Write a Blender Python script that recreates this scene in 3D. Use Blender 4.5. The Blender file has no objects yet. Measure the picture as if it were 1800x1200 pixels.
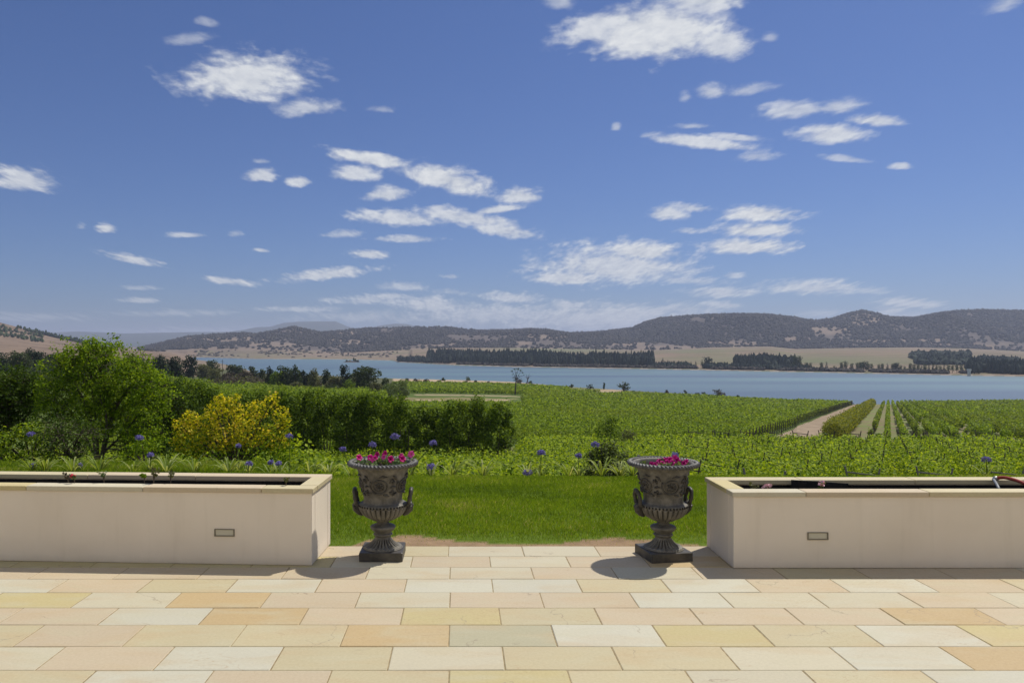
import bpy, bmesh, math, random
import numpy as np
from mathutils import Vector, Matrix

rng = np.random.default_rng(11)
random.seed(5)
S = bpy.context.scene
COL = S.collection

# ------------------------------------------------------------------ camera
F, PX, PY, CH = 1333.0, 812.0, 608.0, 1.66        # focal length in 1800-px units, principal point, eye height
cam_d = bpy.data.cameras.new('camera')
cam = bpy.data.objects.new('camera', cam_d); COL.objects.link(cam)
cam.location = (0, 0, CH); cam.rotation_euler = (math.radians(90), 0, 0)
cam_d.sensor_width = 36; cam_d.lens = 36 * F / 1800
cam_d.shift_x = (900 - PX) / 1800; cam_d.shift_y = -(600 - PY) / 1800
cam_d.clip_start = 0.05; cam_d.clip_end = 60000
S.camera = cam
S.render.resolution_x = 1024; S.render.resolution_y = 682

# ------------------------------------------------------------------ light
SUN = Vector((0.465, 0.42, 1.0)).normalized()
sun_el = math.asin(SUN.z); sun_az = math.atan2(SUN.x, SUN.y)
sd = bpy.data.lights.new('sun', 'SUN'); sd.energy = 4.5; sd.angle = math.radians(0.53); sd.color = (1.0, 0.945, 0.84)
so = bpy.data.objects.new('sun', sd); COL.objects.link(so)
so.rotation_euler = SUN.to_track_quat('Z', 'Y').to_euler(); so.location = (8, 8, 20)
S.view_settings.view_transform = 'Standard'; S.view_settings.look = 'None'
S.view_settings.gamma = 1; S.view_settings.exposure = 0.0
try: S.view_settings.use_curve_mapping = False
except Exception: pass
SKY_STRENGTH = 0.085; CLOUD_ROUGH = 1.05

# sky dome content: cumulus banks given by direction (azimuth slope, elevation slope), size, tilt, thickness class
CLOUDS = [  # px, py, rx, ry, tilt(deg), weight   (direction = ((px-812)/1333, (608-py)/1333))
 (428,142,128,42,0,1.0),(540,192,62,15,-2,.65),(335,70,38,9,-6,.28),(362,40,20,7,8,.25),(35,318,72,20,4,.85),
 (455,311,28,12,0,.85),(525,321,19,9,0,.85),(455,284,14,4,0,.25),(650,281,86,12,9,1.0),(625,307,43,13,0,.85),
 (785,318,98,22,14,1.0),(680,343,47,12,-3,.85),(912,347,42,14,-4,.85),(872,370,52,7,-8,.85),(700,386,86,13,3,.85),
 (820,385,98,14,8,.85),(888,408,62,12,8,.85),(770,367,24,6,0,.65),(605,412,38,7,-3,.45),(712,421,60,6,0,.65),
 (650,448,38,8,3,.85),(183,403,20,8,0,.85),(143,399,9,5,0,.25),(327,414,33,5,0,.65),(412,413,15,5,0,.25),
 (460,441,17,4,3,.65),(232,457,57,8,11,.85),(400,496,54,6,8,.85),(575,484,92,10,-6,.85),(245,507,38,4,0,.25),
 (247,529,40,5,0,.45),(710,505,44,8,3,.45),(788,514,32,5,5,.25),(792,487,17,4,0,.45),(530,545,84,5,0,.5),
 (650,529,70,8,0,.6),(760,539,62,15,0,.75),(900,526,60,9,3,.7),(690,522,40,5,0,.6),(1145,62,150,58,0,1.0),(1230,0,76,34,0,.85),
 (1050,50,62,26,-20,.85),(1268,82,52,28,0,.85),(985,8,27,15,0,.45),(1250,163,29,12,0,.65),(1312,160,46,10,-10,.45),
 (1205,172,12,9,0,.25),(1400,196,76,15,-4,.65),(1470,190,50,14,-4,.65),(1540,213,49,11,3,.85),(1465,238,64,16,0,.85),
 (1215,222,36,5,0,.45),(1235,252,104,11,6,.85),(1295,243,46,6,4,.65),(1328,276,38,9,-3,.45),(1480,279,42,6,6,.45),
 (1587,294,21,6,0,.65),(1084,226,9,7,0,.45),(1172,377,42,13,3,.85),(1215,367,46,8,3,.65),(1210,407,32,5,0,.45),
 (1340,379,76,14,0,1.0),(1332,406,82,13,0,1.0),(1315,436,92,14,0,1.0),(1080,472,150,34,0,.85),(1130,446,80,18,2,1.0),
 (1000,490,80,12,0,.85),(1200,494,90,7,2,.45),(1290,485,18,6,0,.45),(1270,516,64,10,0,.65),(1430,508,92,13,0,.7),
 (1530,512,34,6,2,.25),(1600,535,64,9,3,.65),(1270,537,42,6,0,.65),(1570,548,40,8,0,.6),(1000,537,34,8,0,.65),(1110,552,110,12,0,.75),(1060,562,210,24,0,.75),
 (860,556,150,18,0,.6),(1180,545,90,8,0,.45),(640,560,120,9,0,.3),(1560,555,110,7,0,.35),(300,552,110,6,0,.2),(1762,10,44,14,-18,.45),(1440,553,42,7,0,.25),(670,193,32,6,4,.25),(1355,66,13,9,0,.25),
 (60,560,90,8,0,.25),(350,585,160,8,0,.25)]

w = bpy.data.worlds.new('World'); S.world = w; w.use_nodes = True
nt = w.node_tree; N = nt.nodes; L = nt.links; N.clear()
def nn(tree, typ, **kw):
    n = tree.nodes.new(typ)
    for k, v in kw.items():
        if k.startswith('i_'):
            key = k[2:]; key = int(key) if key.isdigit() else key
            n.inputs[key].default_value = v
        else: setattr(n, k, v)
    return n
def mth(tree, op, a, b=None, c=None, clamp=False):
    n = tree.nodes.new('ShaderNodeMath'); n.operation = op; n.use_clamp = clamp
    for i, v in enumerate((a, b, c)):
        if v is None: continue
        if isinstance(v, (int, float)): n.inputs[i].default_value = v
        else: tree.links.new(v, n.inputs[i])
    return n.outputs[0]
out = nn(nt, 'ShaderNodeOutputWorld')
sky = nn(nt, 'ShaderNodeTexSky', sky_type='NISHITA', sun_disc=False, sun_elevation=sun_el, sun_rotation=sun_az,
         altitude=300.0, air_density=1.0, dust_density=0.7, ozone_density=3.0)
bg = nn(nt, 'ShaderNodeBackground'); bg.inputs[1].default_value = SKY_STRENGTH
hs = nn(nt, 'ShaderNodeHueSaturation'); hs.inputs['Saturation'].default_value = 1.0; hs.inputs['Hue'].default_value = 0.5
grade = nn(nt, 'ShaderNodeMix', data_type='RGBA', blend_type='MULTIPLY'); grade.inputs[0].default_value = 1; grade.inputs[7].default_value = (.455, .59, .90, 1)
L.new(sky.outputs[0], grade.inputs[6]); L.new(grade.outputs[2], hs.inputs['Color']); L.new(hs.outputs[0], bg.inputs[0])
geo = nn(nt, 'ShaderNodeTexCoord')
sep = nn(nt, 'ShaderNodeSeparateXYZ'); L.new(geo.outputs['Generated'], sep.inputs[0])
yy = mth(nt, 'MAXIMUM', sep.outputs[1], 0.02)
u = mth(nt, 'DIVIDE', sep.outputs[0], yy); v = mth(nt, 'DIVIDE', sep.outputs[2], yy)
v8 = mth(nt, 'MAXIMUM', mth(nt, 'ADD', v, 0.10), 0.02)
qx = mth(nt, 'DIVIDE', u, v8); qy = mth(nt, 'MULTIPLY', mth(nt, 'LOGARITHM', v8, math.e), 1.7)
q = nn(nt, 'ShaderNodeCombineXYZ'); L.new(qx, q.inputs[0]); L.new(qy, q.inputs[1])
nz1 = nn(nt, 'ShaderNodeTexNoise'); nz1.inputs['Scale'].default_value = 7.5; nz1.inputs['Detail'].default_value = 12; nz1.inputs['Roughness'].default_value = 0.58
nz1.inputs['Distortion'].default_value = 0.25
L.new(q.outputs[0], nz1.inputs['Vector'])
nz2 = nn(nt, 'ShaderNodeTexNoise'); nz2.inputs['Scale'].default_value = 30.0; nz2.inputs['Detail'].default_value = 6; nz2.inputs['Roughness'].default_value = 0.6
L.new(q.outputs[0], nz2.inputs['Vector'])
n1 = mth(nt, 'SUBTRACT', nz1.outputs[0], 0.5); n2 = mth(nt, 'SUBTRACT', nz2.outputs[0], 0.5)
nsum = mth(nt, 'ADD', mth(nt, 'MULTIPLY', n1, 1.7), mth(nt, 'MULTIPLY', n2, .55))
# coverage map of the cloud layer over azimuth -60..60 deg, elevation 0..36 deg (computed here; edges and billows come from the noise nodes)
AZ0, AZ1, EL0, EL1, CW_, CH_ = -60.0, 60.0, 0.0, 36.0, 1600, 480
az_, el_ = np.meshgrid(np.radians(np.linspace(AZ0, AZ1, CW_)), np.radians(np.linspace(EL0, EL1, CH_)))
cu, cv = np.tan(az_), np.tan(el_) / np.cos(az_)
cov = np.zeros((CH_, CW_)); cws = np.zeros((CH_, CW_)) + 1e-6; cwn = cws * .5
_r = random.Random(77)
EXTRA = [(s_ * _r.uniform(1150, 2600) + 812, _r.uniform(120, 560), _r.uniform(40, 170), _r.uniform(8, 24), _r.uniform(-4, 8), _r.choice([.45, .65, .85])) for s_ in (-1, 1) for k in range(16)]
for (px, py, rx, ry, tilt, ww) in CLOUDS + EXTRA:
    dx = cu - (px - PX) / F; dy = cv - (PY - py) / F; ca, sa = math.cos(math.radians(-tilt)), math.sin(math.radians(-tilt))
    gr = 1.04 + .35 * (1 - ww); ex = (dx * ca + dy * sa) / (rx * gr / F); ey = (-dx * sa + dy * ca) / (ry * (gr + .2) / F)
    ey = np.where(ey < 0, ey * 1.35, ey * .92)
    c_ = np.clip(1.6 - np.sqrt(ex ** 2 + ey ** 2), 0, 1.6) / 1.6
    cov = np.maximum(cov, c_ * (.72 + .28 * ww)); cws += c_ ** 5; cwn = cwn + ww * c_ ** 5
cwt = cwn / cws
img = bpy.data.images.new('cloud_cover', CW_, CH_, float_buffer=True); img.colorspace_settings.name = 'Non-Color'
img.pixels.foreach_set(np.stack([cov, cwt, cov * 0, cov * 0 + 1], -1).astype(np.float32).ravel()); img.update(); img.pack()
az = mth(nt, 'ARCTAN2', sep.outputs[0], sep.outputs[1]); el = mth(nt, 'ARCSINE', sep.outputs[2])
ic = nn(nt, 'ShaderNodeCombineXYZ')
L.new(mth(nt, 'MULTIPLY_ADD', az, 180 / math.pi / (AZ1 - AZ0), -AZ0 / (AZ1 - AZ0)), ic.inputs[0])
L.new(mth(nt, 'MULTIPLY_ADD', el, 180 / math.pi / (EL1 - EL0), -EL0 / (EL1 - EL0)), ic.inputs[1])
it = nn(nt, 'ShaderNodeTexImage', image=img, extension='CLIP', interpolation='Cubic'); L.new(ic.outputs[0], it.inputs[0])
isep = nn(nt, 'ShaderNodeSeparateColor'); L.new(it.outputs[0], isep.inputs[0])
c16 = mth(nt, 'MULTIPLY', isep.outputs[0], 1.6)
f = mth(nt, 'ADD', mth(nt, 'SUBTRACT', c16, 0.44), mth(nt, 'MULTIPLY', nsum, CLOUD_ROUGH))
mr = nn(nt, 'ShaderNodeMapRange', interpolation_type='SMOOTHSTEP'); mr.inputs['From Min'].default_value = 0.02; mr.inputs['From Max'].default_value = .82; L.new(f, mr.inputs[0])
mk = nn(nt, 'ShaderNodeMapRange', interpolation_type='SMOOTHSTEP'); mk.inputs['From Min'].default_value = .02; mk.inputs['From Max'].default_value = .5; L.new(c16, mk.inputs[0])
alpha = mth(nt, 'MULTIPLY', mth(nt, 'MULTIPLY', mr.outputs[0], mk.outputs[0]), mth(nt, 'MULTIPLY_ADD', isep.outputs[1], .75, .23), clamp=True)
# unseen broken cloud added overhead and behind the viewpoint to lift ambient fill
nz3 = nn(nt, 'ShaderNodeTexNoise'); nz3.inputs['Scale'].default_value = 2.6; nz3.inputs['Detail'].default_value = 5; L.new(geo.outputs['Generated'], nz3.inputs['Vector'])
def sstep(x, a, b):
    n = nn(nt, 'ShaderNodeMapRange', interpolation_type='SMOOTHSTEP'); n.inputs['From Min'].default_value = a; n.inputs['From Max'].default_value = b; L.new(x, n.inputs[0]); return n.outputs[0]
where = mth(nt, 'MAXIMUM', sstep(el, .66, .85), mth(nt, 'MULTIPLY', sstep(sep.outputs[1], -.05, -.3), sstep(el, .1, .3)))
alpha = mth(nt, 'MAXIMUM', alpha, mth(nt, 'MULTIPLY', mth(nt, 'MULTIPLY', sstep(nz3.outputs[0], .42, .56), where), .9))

ccol = nn(nt, 'ShaderNodeMapRange'); ccol.inputs['From Min'].default_value = -0.28; ccol.inputs['From Max'].default_value = 0.16
ccol.inputs['To Min'].default_value = 0.0; ccol.inputs['To Max'].default_value = 1.0; L.new(mth(nt, 'ADD', mth(nt, 'MULTIPLY', n1, .9), mth(nt, 'MULTIPLY', n2, .6)), ccol.inputs[0])
cmix = nn(nt, 'ShaderNodeMix', data_type='RGBA'); L.new(ccol.outputs[0], cmix.inputs['Factor'])
cmix.inputs[6].default_value = (0.52, 0.565, 0.66, 1); cmix.inputs[7].default_value = (0.84, 0.86, 0.88, 1)
bg2 = nn(nt, 'ShaderNodeBackground'); bg2.inputs[1].default_value = 0.92; L.new(cmix.outputs[2], bg2.inputs[0])
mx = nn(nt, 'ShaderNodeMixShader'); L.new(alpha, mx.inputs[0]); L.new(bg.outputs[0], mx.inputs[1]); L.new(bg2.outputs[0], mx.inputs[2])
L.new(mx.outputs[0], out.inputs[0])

# ------------------------------------------------------------------ helpers
def ordw(n):
    a = ['zeroth','first','second','third','fourth','fifth','sixth','seventh','eighth','ninth','tenth','eleventh','twelfth','thirteenth','fourteenth','fifteenth','sixteenth','seventeenth','eighteenth','nineteenth']
    if n < 20: return a[n]
    if n < 100:
        t_ = ['','','twent','thirt','fort','fift','sixt','sevent','eight','ninet'][n // 10]
        return t_ + 'ieth' if n % 10 == 0 else t_ + 'y ' + a[n % 10]
    return 'hundredth' if n == 100 else 'hundred and ' + ordw(n - 100)
def tag(o, label=None, cat=None, group=None, kind=None):
    if label: o['label'] = label
    if cat: o['category'] = cat
    if group: o['group'] = group
    if kind: o['kind'] = kind
    return o
def empty(name, loc=(0, 0, 0), rz=0, label=None, cat=None, group=None):
    o = bpy.data.objects.new(name, None); COL.objects.link(o); o.location = loc; o.rotation_euler = (0, 0, rz)
    o.empty_display_size = 0.2
    return tag(o, label, cat, group)
def copy_tree(o, parent=None):
    c = o.copy(); COL.objects.link(c); c.parent = parent
    for ch in [x for x in bpy.data.objects if x.parent == o]: copy_tree(ch, c)
    return c

class MB:
    """collects numpy geometry and builds ONE mesh object"""
    def __init__(s): s.v = []; s.f = []; s.n = 0; s.rnd = []; s.col = []; s.mi = []
    def add(s, v, f, rnd=None, col=None, mi=0):
        v = np.asarray(v, float).reshape(-1, 3); k = len(v)
        if isinstance(f, np.ndarray):
            s.f.append(f + s.n); nf = len(f)
        else:
            s.f.append([[i + s.n for i in q] for q in f]); nf = len(f)
        s.v.append(v); s.n += k
        s.rnd.append(np.full(k, random.random()) if rnd is None else (np.full(k, rnd) if np.isscalar(rnd) else rnd))
        c = np.ones((k, 3)) if col is None else (np.tile(np.asarray(col, float), (k, 1)) if np.ndim(col) == 1 else np.asarray(col))
        s.col.append(c); s.mi.append(np.full(nf, mi, np.int32))
        return s
    def box(s, c, d, rz=0, **kw):
        x, y, z = d[0] / 2, d[1] / 2, d[2] / 2
        v = np.array([[-x,-y,-z],[x,-y,-z],[x,y,-z],[-x,y,-z],[-x,-y,z],[x,-y,z],[x,y,z],[-x,y,z]])
        if rz:
            ca, sa = math.cos(rz), math.sin(rz)
            v = np.c_[v[:, 0] * ca - v[:, 1] * sa, v[:, 0] * sa + v[:, 1] * ca, v[:, 2]]
        return s.add(v + np.array(c), [[0,3,2,1],[4,5,6,7],[0,1,5,4],[1,2,6,5],[2,3,7,6],[3,0,4,7]], **kw)
    def cbox(s, c, d, ch=0.004, rz=0, **kw):          # box with chamfered top edge and vertical edges
        x, y, z = d[0] / 2, d[1] / 2, d[2] / 2
        def ring(xx, yy, zz, q): return [[-xx+q,-yy,zz],[xx-q,-yy,zz],[xx,-yy+q,zz],[xx,yy-q,zz],[xx-q,yy,zz],[-xx+q,yy,zz],[-xx,yy-q,zz],[-xx,-yy+q,zz]]
        v = np.array(ring(x, y, -z, ch) + ring(x, y, z - ch, ch) + ring(x - ch, y - ch, z, ch))
        f = [list(range(7, -1, -1))] + [[i, (i + 1) % 8, 8 + (i + 1) % 8, 8 + i] for i in range(8)] \
            + [[8 + i, 8 + (i + 1) % 8, 16 + (i + 1) % 8, 16 + i] for i in range(8)] + [list(range(16, 24))]
        if rz:
            ca, sa = math.cos(rz), math.sin(rz)
            v = np.c_[v[:, 0] * ca - v[:, 1] * sa, v[:, 0] * sa + v[:, 1] * ca, v[:, 2]]
        return s.add(v + np.array(c), f, **kw)
    def tube(s, pts, rad, n=8, cap=True, **kw):
        pts = np.asarray(pts, float); m = len(pts)
        rad = np.full(m, rad) if np.isscalar(rad) else np.asarray(rad, float)
        t = np.gradient(pts, axis=0); t /= (np.linalg.norm(t, axis=1)[:, None] + 1e-12)
        ref = np.array([0, 0, 1.0]) if abs(t[:, 2]).mean() < .8 else np.array([0, 1.0, 0])
        a = np.cross(t, ref); a /= (np.linalg.norm(a, axis=1)[:, None] + 1e-12); b = np.cross(a, t)
        th = np.linspace(0, 2 * math.pi, n, endpoint=False)
        v = pts[:, None] + rad[:, None, None] * (np.cos(th)[None, :, None] * a[:, None] + np.sin(th)[None, :, None] * b[:, None])
        f = [[i * n + j, i * n + (j + 1) % n, (i + 1) * n + (j + 1) % n, (i + 1) * n + j] for i in range(m - 1) for j in range(n)]
        if cap: f += [list(range(n - 1, -1, -1)), [(m - 1) * n + j for j in range(n)]]
        return s.add(v.reshape(-1, 3), f, **kw)
    def grid(s, P, closed=False, **kw):               # P (a,b,3)
        a, b = P.shape[:2]; idx = np.arange(a * b).reshape(a, b)
        if closed: idx = np.concatenate([idx, idx[:, :1]], 1)
        f = np.stack([idx[:-1, :-1], idx[:-1, 1:], idx[1:, 1:], idx[1:, :-1]], -1).reshape(-1, 4)
        return s.add(P.reshape(-1, 3), f, **kw)
    def leaves(s, c, size, normal=None, up=0.3, asp=0.5, rnd=None, mi=0, bend=0.0):
        """diamond leaves at points c; normal = preferred normals"""
        c = np.asarray(c, float); k = len(c)
        if k == 0: return s
        nrm = rng.normal(size=(k, 3))
        if normal is not None: nrm = nrm * 0.75 + np.asarray(normal) * 1.0
        nrm[:, 2] += up
        nrm /= np.linalg.norm(nrm, axis=1)[:, None] + 1e-9
        r = rng.normal(size=(k, 3)); a = np.cross(nrm, r); a /= np.linalg.norm(a, axis=1)[:, None] + 1e-9
        b = np.cross(nrm, a)
        sz = (np.full(k, size) if np.isscalar(size) else size) * rng.uniform(.65, 1.25, k)
        sz = sz[:, None] * .5
        v = np.stack([c - a * sz, c + b * sz * asp * 1.1 + nrm * sz * .12, c + a * sz, c - b * sz * asp * 1.1 + nrm * sz * .12], 1)
        f = np.arange(4 * k).reshape(k, 4)
        rr = np.repeat(rng.uniform(0, 1, k) if rnd is None else rnd, 4)
        return s.add(v.reshape(-1, 3), f, rnd=rr, mi=mi)
    def build(s, name, mats, parent=None, smooth=False, loc=None):
        me = bpy.data.meshes.new(name)
        V = np.concatenate(s.v).astype(np.float32)
        lens, loops = [], []
        for f in s.f:
            if isinstance(f, np.ndarray): lens.append(np.full(len(f), f.shape[1], np.int32)); loops.append(f.reshape(-1))
            else: lens.append(np.array([len(q) for q in f], np.int32)); loops.append(np.array([i for q in f for i in q]))
        lens = np.concatenate(lens); loops = np.concatenate(loops).astype(np.int32)
        me.vertices.add(len(V)); me.vertices.foreach_set('co', V.reshape(-1))
        me.loops.add(len(loops)); me.loops.foreach_set('vertex_index', loops)
        me.polygons.add(len(lens)); me.polygons.foreach_set('loop_start', np.concatenate([[0], np.cumsum(lens)[:-1]]).astype(np.int32))
        me.polygons.foreach_set('loop_total', lens)
        me.polygons.foreach_set('material_index', np.concatenate(s.mi))
        me.polygons.foreach_set('use_smooth', np.full(len(lens), smooth))
        me.update(calc_edges=True)
        at = me.attributes.new('rnd', 'FLOAT', 'POINT'); at.data.foreach_set('value', np.concatenate(s.rnd).astype(np.float32))
        C = np.concatenate(s.col)
        if not np.allclose(C, 1.0):
            ca = me.attributes.new('Col', 'FLOAT_COLOR', 'POINT')
            ca.data.foreach_set('color', np.c_[C, np.ones(len(C))].astype(np.float32).reshape(-1))
        for m in (mats if isinstance(mats, (list, tuple)) else [mats]): me.materials.append(m)
        o = bpy.data.objects.new(name, me); COL.objects.link(o)
        if parent is not None: o.parent = parent
        if loc is not None: o.location = loc
        return o

def hsh(ix, iy, seed):
    h = (ix.astype(np.int64) * 374761393 + iy.astype(np.int64) * 668265263 + seed * 1442695041) & 0xffffffff
    h = ((h ^ (h >> 13)) * 1274126177) & 0xffffffff
    return ((h ^ (h >> 16)) & 0xffff) / 65535.0
def vnoise(x, y, seed=0):
    x = np.asarray(x, float); y = np.asarray(y, float)
    ix = np.floor(x); iy = np.floor(y); fx = x - ix; fy = y - iy
    fx = fx * fx * (3 - 2 * fx); fy = fy * fy * (3 - 2 * fy)
    a = hsh(ix, iy, seed); b = hsh(ix + 1, iy, seed); c = hsh(ix, iy + 1, seed); d = hsh(ix + 1, iy + 1, seed)
    return (a * (1 - fx) + b * fx) * (1 - fy) + (c * (1 - fx) + d * fx) * fy
def fbm(x, y, seed=0, o=4):
    t = 0; a = .5; s = 0
    for i in range(o): t = t + a * vnoise(np.asarray(x) * 2 ** i, np.asarray(y) * 2 ** i, seed + i); s += a; a *= .5
    return t / s

# ------------------------------------------------------------------ materials
def new_mat(name):
    m = bpy.data.materials.new(name); m.use_nodes = True; m.node_tree.nodes.clear(); return m, m.node_tree
def ramp(t, fac, stops):
    r = t.nodes.new('ShaderNodeValToRGB'); e = r.color_ramp.elements
    e[0].position, e[0].color = stops[0][0], (*stops[0][1], 1); e[1].position, e[1].color = stops[-1][0], (*stops[-1][1], 1)
    for p, c in stops[1:-1]: k = e.new(p); k.color = (*c, 1)
    t.links.new(fac, r.inputs[0]); return r.outputs[0]
def noise(t, scale, detail=4, rough=.55, vec=None, dist=0.0):
    n = t.nodes.new('ShaderNodeTexNoise'); n.inputs['Scale'].default_value = scale; n.inputs['Detail'].default_value = detail
    n.inputs['Roughness'].default_value = rough; n.inputs['Distortion'].default_value = dist
    if vec is None: vec = nn(t, 'ShaderNodeTexCoord').outputs['Object']
    t.links.new(vec, n.inputs['Vector']); return n.outputs[0]
def mixc(t, fac, a, b, mode='MIX'):
    m = t.nodes.new('ShaderNodeMix'); m.data_type = 'RGBA'; m.blend_type = mode
    for i, v_ in ((0, fac), (6, a), (7, b)):
        if isinstance(v_, (int, float)): m.inputs[i].default_value = v_
        elif isinstance(v_, tuple): m.inputs[i].default_value = (*v_, 1)
        else: t.links.new(v_, m.inputs[i])
    return m.outputs[2]
def principled(t, color, rough=.7, spec=.3, bump=None, bstr=.3, bdist=.01, metallic=0):
    p = t.nodes.new('ShaderNodeBsdfPrincipled'); o = t.nodes.new('ShaderNodeOutputMaterial')
    for key, v_ in (('Base Color', color), ('Roughness', rough), ('Specular IOR Level', spec), ('Metallic', metallic)):
        if isinstance(v_, tuple): p.inputs[key].default_value = (*v_, 1)
        elif isinstance(v_, (int, float)): p.inputs[key].default_value = v_
        else: t.links.new(v_, p.inputs[key])
    if bump is not None:
        b = t.nodes.new('ShaderNodeBump'); b.inputs['Strength'].default_value = bstr; b.inputs['Distance'].default_value = bdist
        t.links.new(bump, b.inputs['Height']); t.links.new(b.outputs[0], p.inputs['Normal'])
    t.links.new(p.outputs[0], o.inputs[0]); return p
def attr(t, name, color=False):
    a = t.nodes.new('ShaderNodeAttribute'); a.attribute_name = name
    return a.outputs['Color'] if color else a.outputs['Fac']
def leaf_mat(name, stops, trans=.38, rough=.45, big=0.0, bigcol=None):
    m, t = new_mat(name)
    c = ramp(t, attr(t, 'rnd'), stops)
    if big:
        c = mixc(t, mth(t, 'MULTIPLY', ramp(t, noise(t, big, 2), [(.42, (0,0,0)), (.62, (1,1,1))]), .45), c, bigcol)
    p = t.nodes.new('ShaderNodeBsdfPrincipled'); t.links.new(c, p.inputs['Base Color'])
    p.inputs['Roughness'].default_value = max(.55, rough); p.inputs['Specular IOR Level'].default_value = .13
    tr = t.nodes.new('ShaderNodeBsdfTranslucent')
    t.links.new(mixc(t, 1.0, c, (1.25, 1.15, .5), 'MULTIPLY'), tr.inputs[0])
    mxs = t.nodes.new('ShaderNodeMixShader'); mxs.inputs[0].default_value = trans
    t.links.new(p.outputs[0], mxs.inputs[1]); t.links.new(tr.outputs[0], mxs.inputs[2])
    o = t.nodes.new('ShaderNodeOutputMaterial'); t.links.new(mxs.outputs[0], o.inputs[0]); return m

M = {}
M['vine'] = leaf_mat('vine_leaf', [(0, (.030, .06, .004)), (.4, (.175, .28, .010)), (1, (.42, .51, .04))], .48)
M['vine_far'] = leaf_mat('vine_leaf_distant', [(0, (.035, .07, .006)), (.45, (.165, .26, .016)), (1, (.33, .43, .035))], .45, big=.035, bigcol=(.20, .25, .025))
M['vine_dull'] = leaf_mat('vine_leaf_dull', [(0, (.055, .09, .010)), (.5, (.16, .225, .020)), (1, (.27, .33, .035))], .42)
M['yellowgreen'] = leaf_mat('olive_shoots', [(0, (.07, .095, .010)), (.5, (.19, .215, .018)), (1, (.30, .30, .035))], .42)
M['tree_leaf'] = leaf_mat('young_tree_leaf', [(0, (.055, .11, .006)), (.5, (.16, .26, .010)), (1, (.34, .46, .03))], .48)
M['dark_leaf'] = leaf_mat('dark_leaf', [(0, (.026, .042, .014)), (.6, (.05, .075, .022)), (1, (.085, .115, .035))], .3)
M['hedge_leaf'] = leaf_mat('hedge_leaf', [(0, (.035, .070, .005)), (.55, (.115, .185, .010)), (1, (.23, .32, .025))], .42)
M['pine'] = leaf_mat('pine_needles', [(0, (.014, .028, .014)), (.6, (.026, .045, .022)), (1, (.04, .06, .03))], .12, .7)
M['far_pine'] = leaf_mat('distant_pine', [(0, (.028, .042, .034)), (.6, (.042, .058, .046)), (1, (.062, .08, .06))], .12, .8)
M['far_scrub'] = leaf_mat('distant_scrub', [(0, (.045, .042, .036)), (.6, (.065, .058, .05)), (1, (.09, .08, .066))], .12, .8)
M['conifer'] = leaf_mat('feathery_conifer', [(0, (.03, .045, .012)), (.5, (.075, .105, .025)), (1, (.15, .19, .05))], .3)
M['olive'] = leaf_mat('grey_olive_leaf', [(0, (.07, .078, .035)), (.5, (.12, .13, .055)), (1, (.18, .185, .09))], .32, .6)
M['willow'] = leaf_mat('willow_leaf', [(0, (.08, .12, .035)), (.5, (.13, .18, .06)), (1, (.18, .24, .09))], .4)
M['brown_leaf'] = leaf_mat('brown_scrub', [(0, (.055, .045, .035)), (.5, (.085, .07, .05)), (1, (.12, .10, .07))], .2, .7)
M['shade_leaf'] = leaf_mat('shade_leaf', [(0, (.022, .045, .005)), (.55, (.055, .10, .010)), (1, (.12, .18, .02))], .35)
M['yellow_leaf'] = leaf_mat('golden_leaf', [(0, (.16, .22, .008)), (.3, (.40, .42, .014)), (.8, (.70, .61, .035)), (1, (.74, .54, .10))], .52)
M['strap'] = leaf_mat('strap_leaf', [(0, (.14, .20, .03)), (.6, (.24, .32, .06)), (1, (.45, .48, .22))], .45)
M['grass'] = leaf_mat('grass_blade', [(0, (.075, .125, .010)), (.5, (.185, .285, .018)), (.93, (.27, .34, .045)), (1, (.44, .40, .20))], .5)
M['petunia_leaf'] = leaf_mat('petunia_leaf', [(0, (.07, .12, .04)), (1, (.19, .25, .10))], .35)
m, t = new_mat('petunia_petal'); c = ramp(t, attr(t, 'rnd'), [(0, (.42, .004, .14)), (.6, (.62, .012, .24)), (1, (.78, .10, .38))])
p = principled(t, c, .5, .2); M['petal'] = m
m, t = new_mat('pale_pink_petal'); principled(t, (.75, .45, .5), .5, .2); M['pale_petal'] = m
m, t = new_mat('red_petal'); principled(t, (.55, .03, .07), .5, .2); M['red_petal'] = m
M['agapanthus'] = leaf_mat('agapanthus_floret', [(0, (.12, .10, .40)), (.6, (.21, .18, .56)), (1, (.38, .36, .72))], .3)
m, t = new_mat('bark'); c = ramp(t, noise(t, 14, 5), [(.3, (.045, .036, .028)), (.7, (.13, .105, .08))]); principled(t, c, .9, .15, noise(t, 40, 4), .5); M['bark'] = m
m, t = new_mat('grey_bark'); c = ramp(t, noise(t, 2, 4), [(.3, (.16, .145, .125)), (.7, (.32, .30, .27))]); principled(t, c, .9, .15); M['grey_bark'] = m
m, t = new_mat('weathered_timber'); c = ramp(t, noise(t, 9, 5, .6), [(.3, (.10, .09, .08)), (.7, (.24, .22, .19))]); principled(t, c, .85, .2); M['timber'] = m
m, t = new_mat('dark_timber'); c = ramp(t, noise(t, 5, 4, .6), [(.3, (.045, .035, .03)), (.7, (.10, .08, .065))]); principled(t, c, .85, .2); M['dark_timber'] = m
m, t = new_mat('black_plastic'); principled(t, (.008, .008, .009), .55, .3); M['black'] = m
m, t = new_mat('galvanised_metal'); principled(t, (.35, .35, .34), .4, .5, metallic=.8); M['metal'] = m
m, t = new_mat('red_rubber'); principled(t, (.30, .035, .014), .4, .5); M['hose'] = m
m, t = new_mat('grey_pipe'); principled(t, (.16, .17, .18), .5, .5); M['pipe'] = m
m, t = new_mat('pale_concrete'); c = ramp(t, noise(t, .6, 4), [(.3, (.46, .43, .36)), (.7, (.60, .57, .49))]); principled(t, c, .9, .2); M['concrete'] = m
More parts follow.
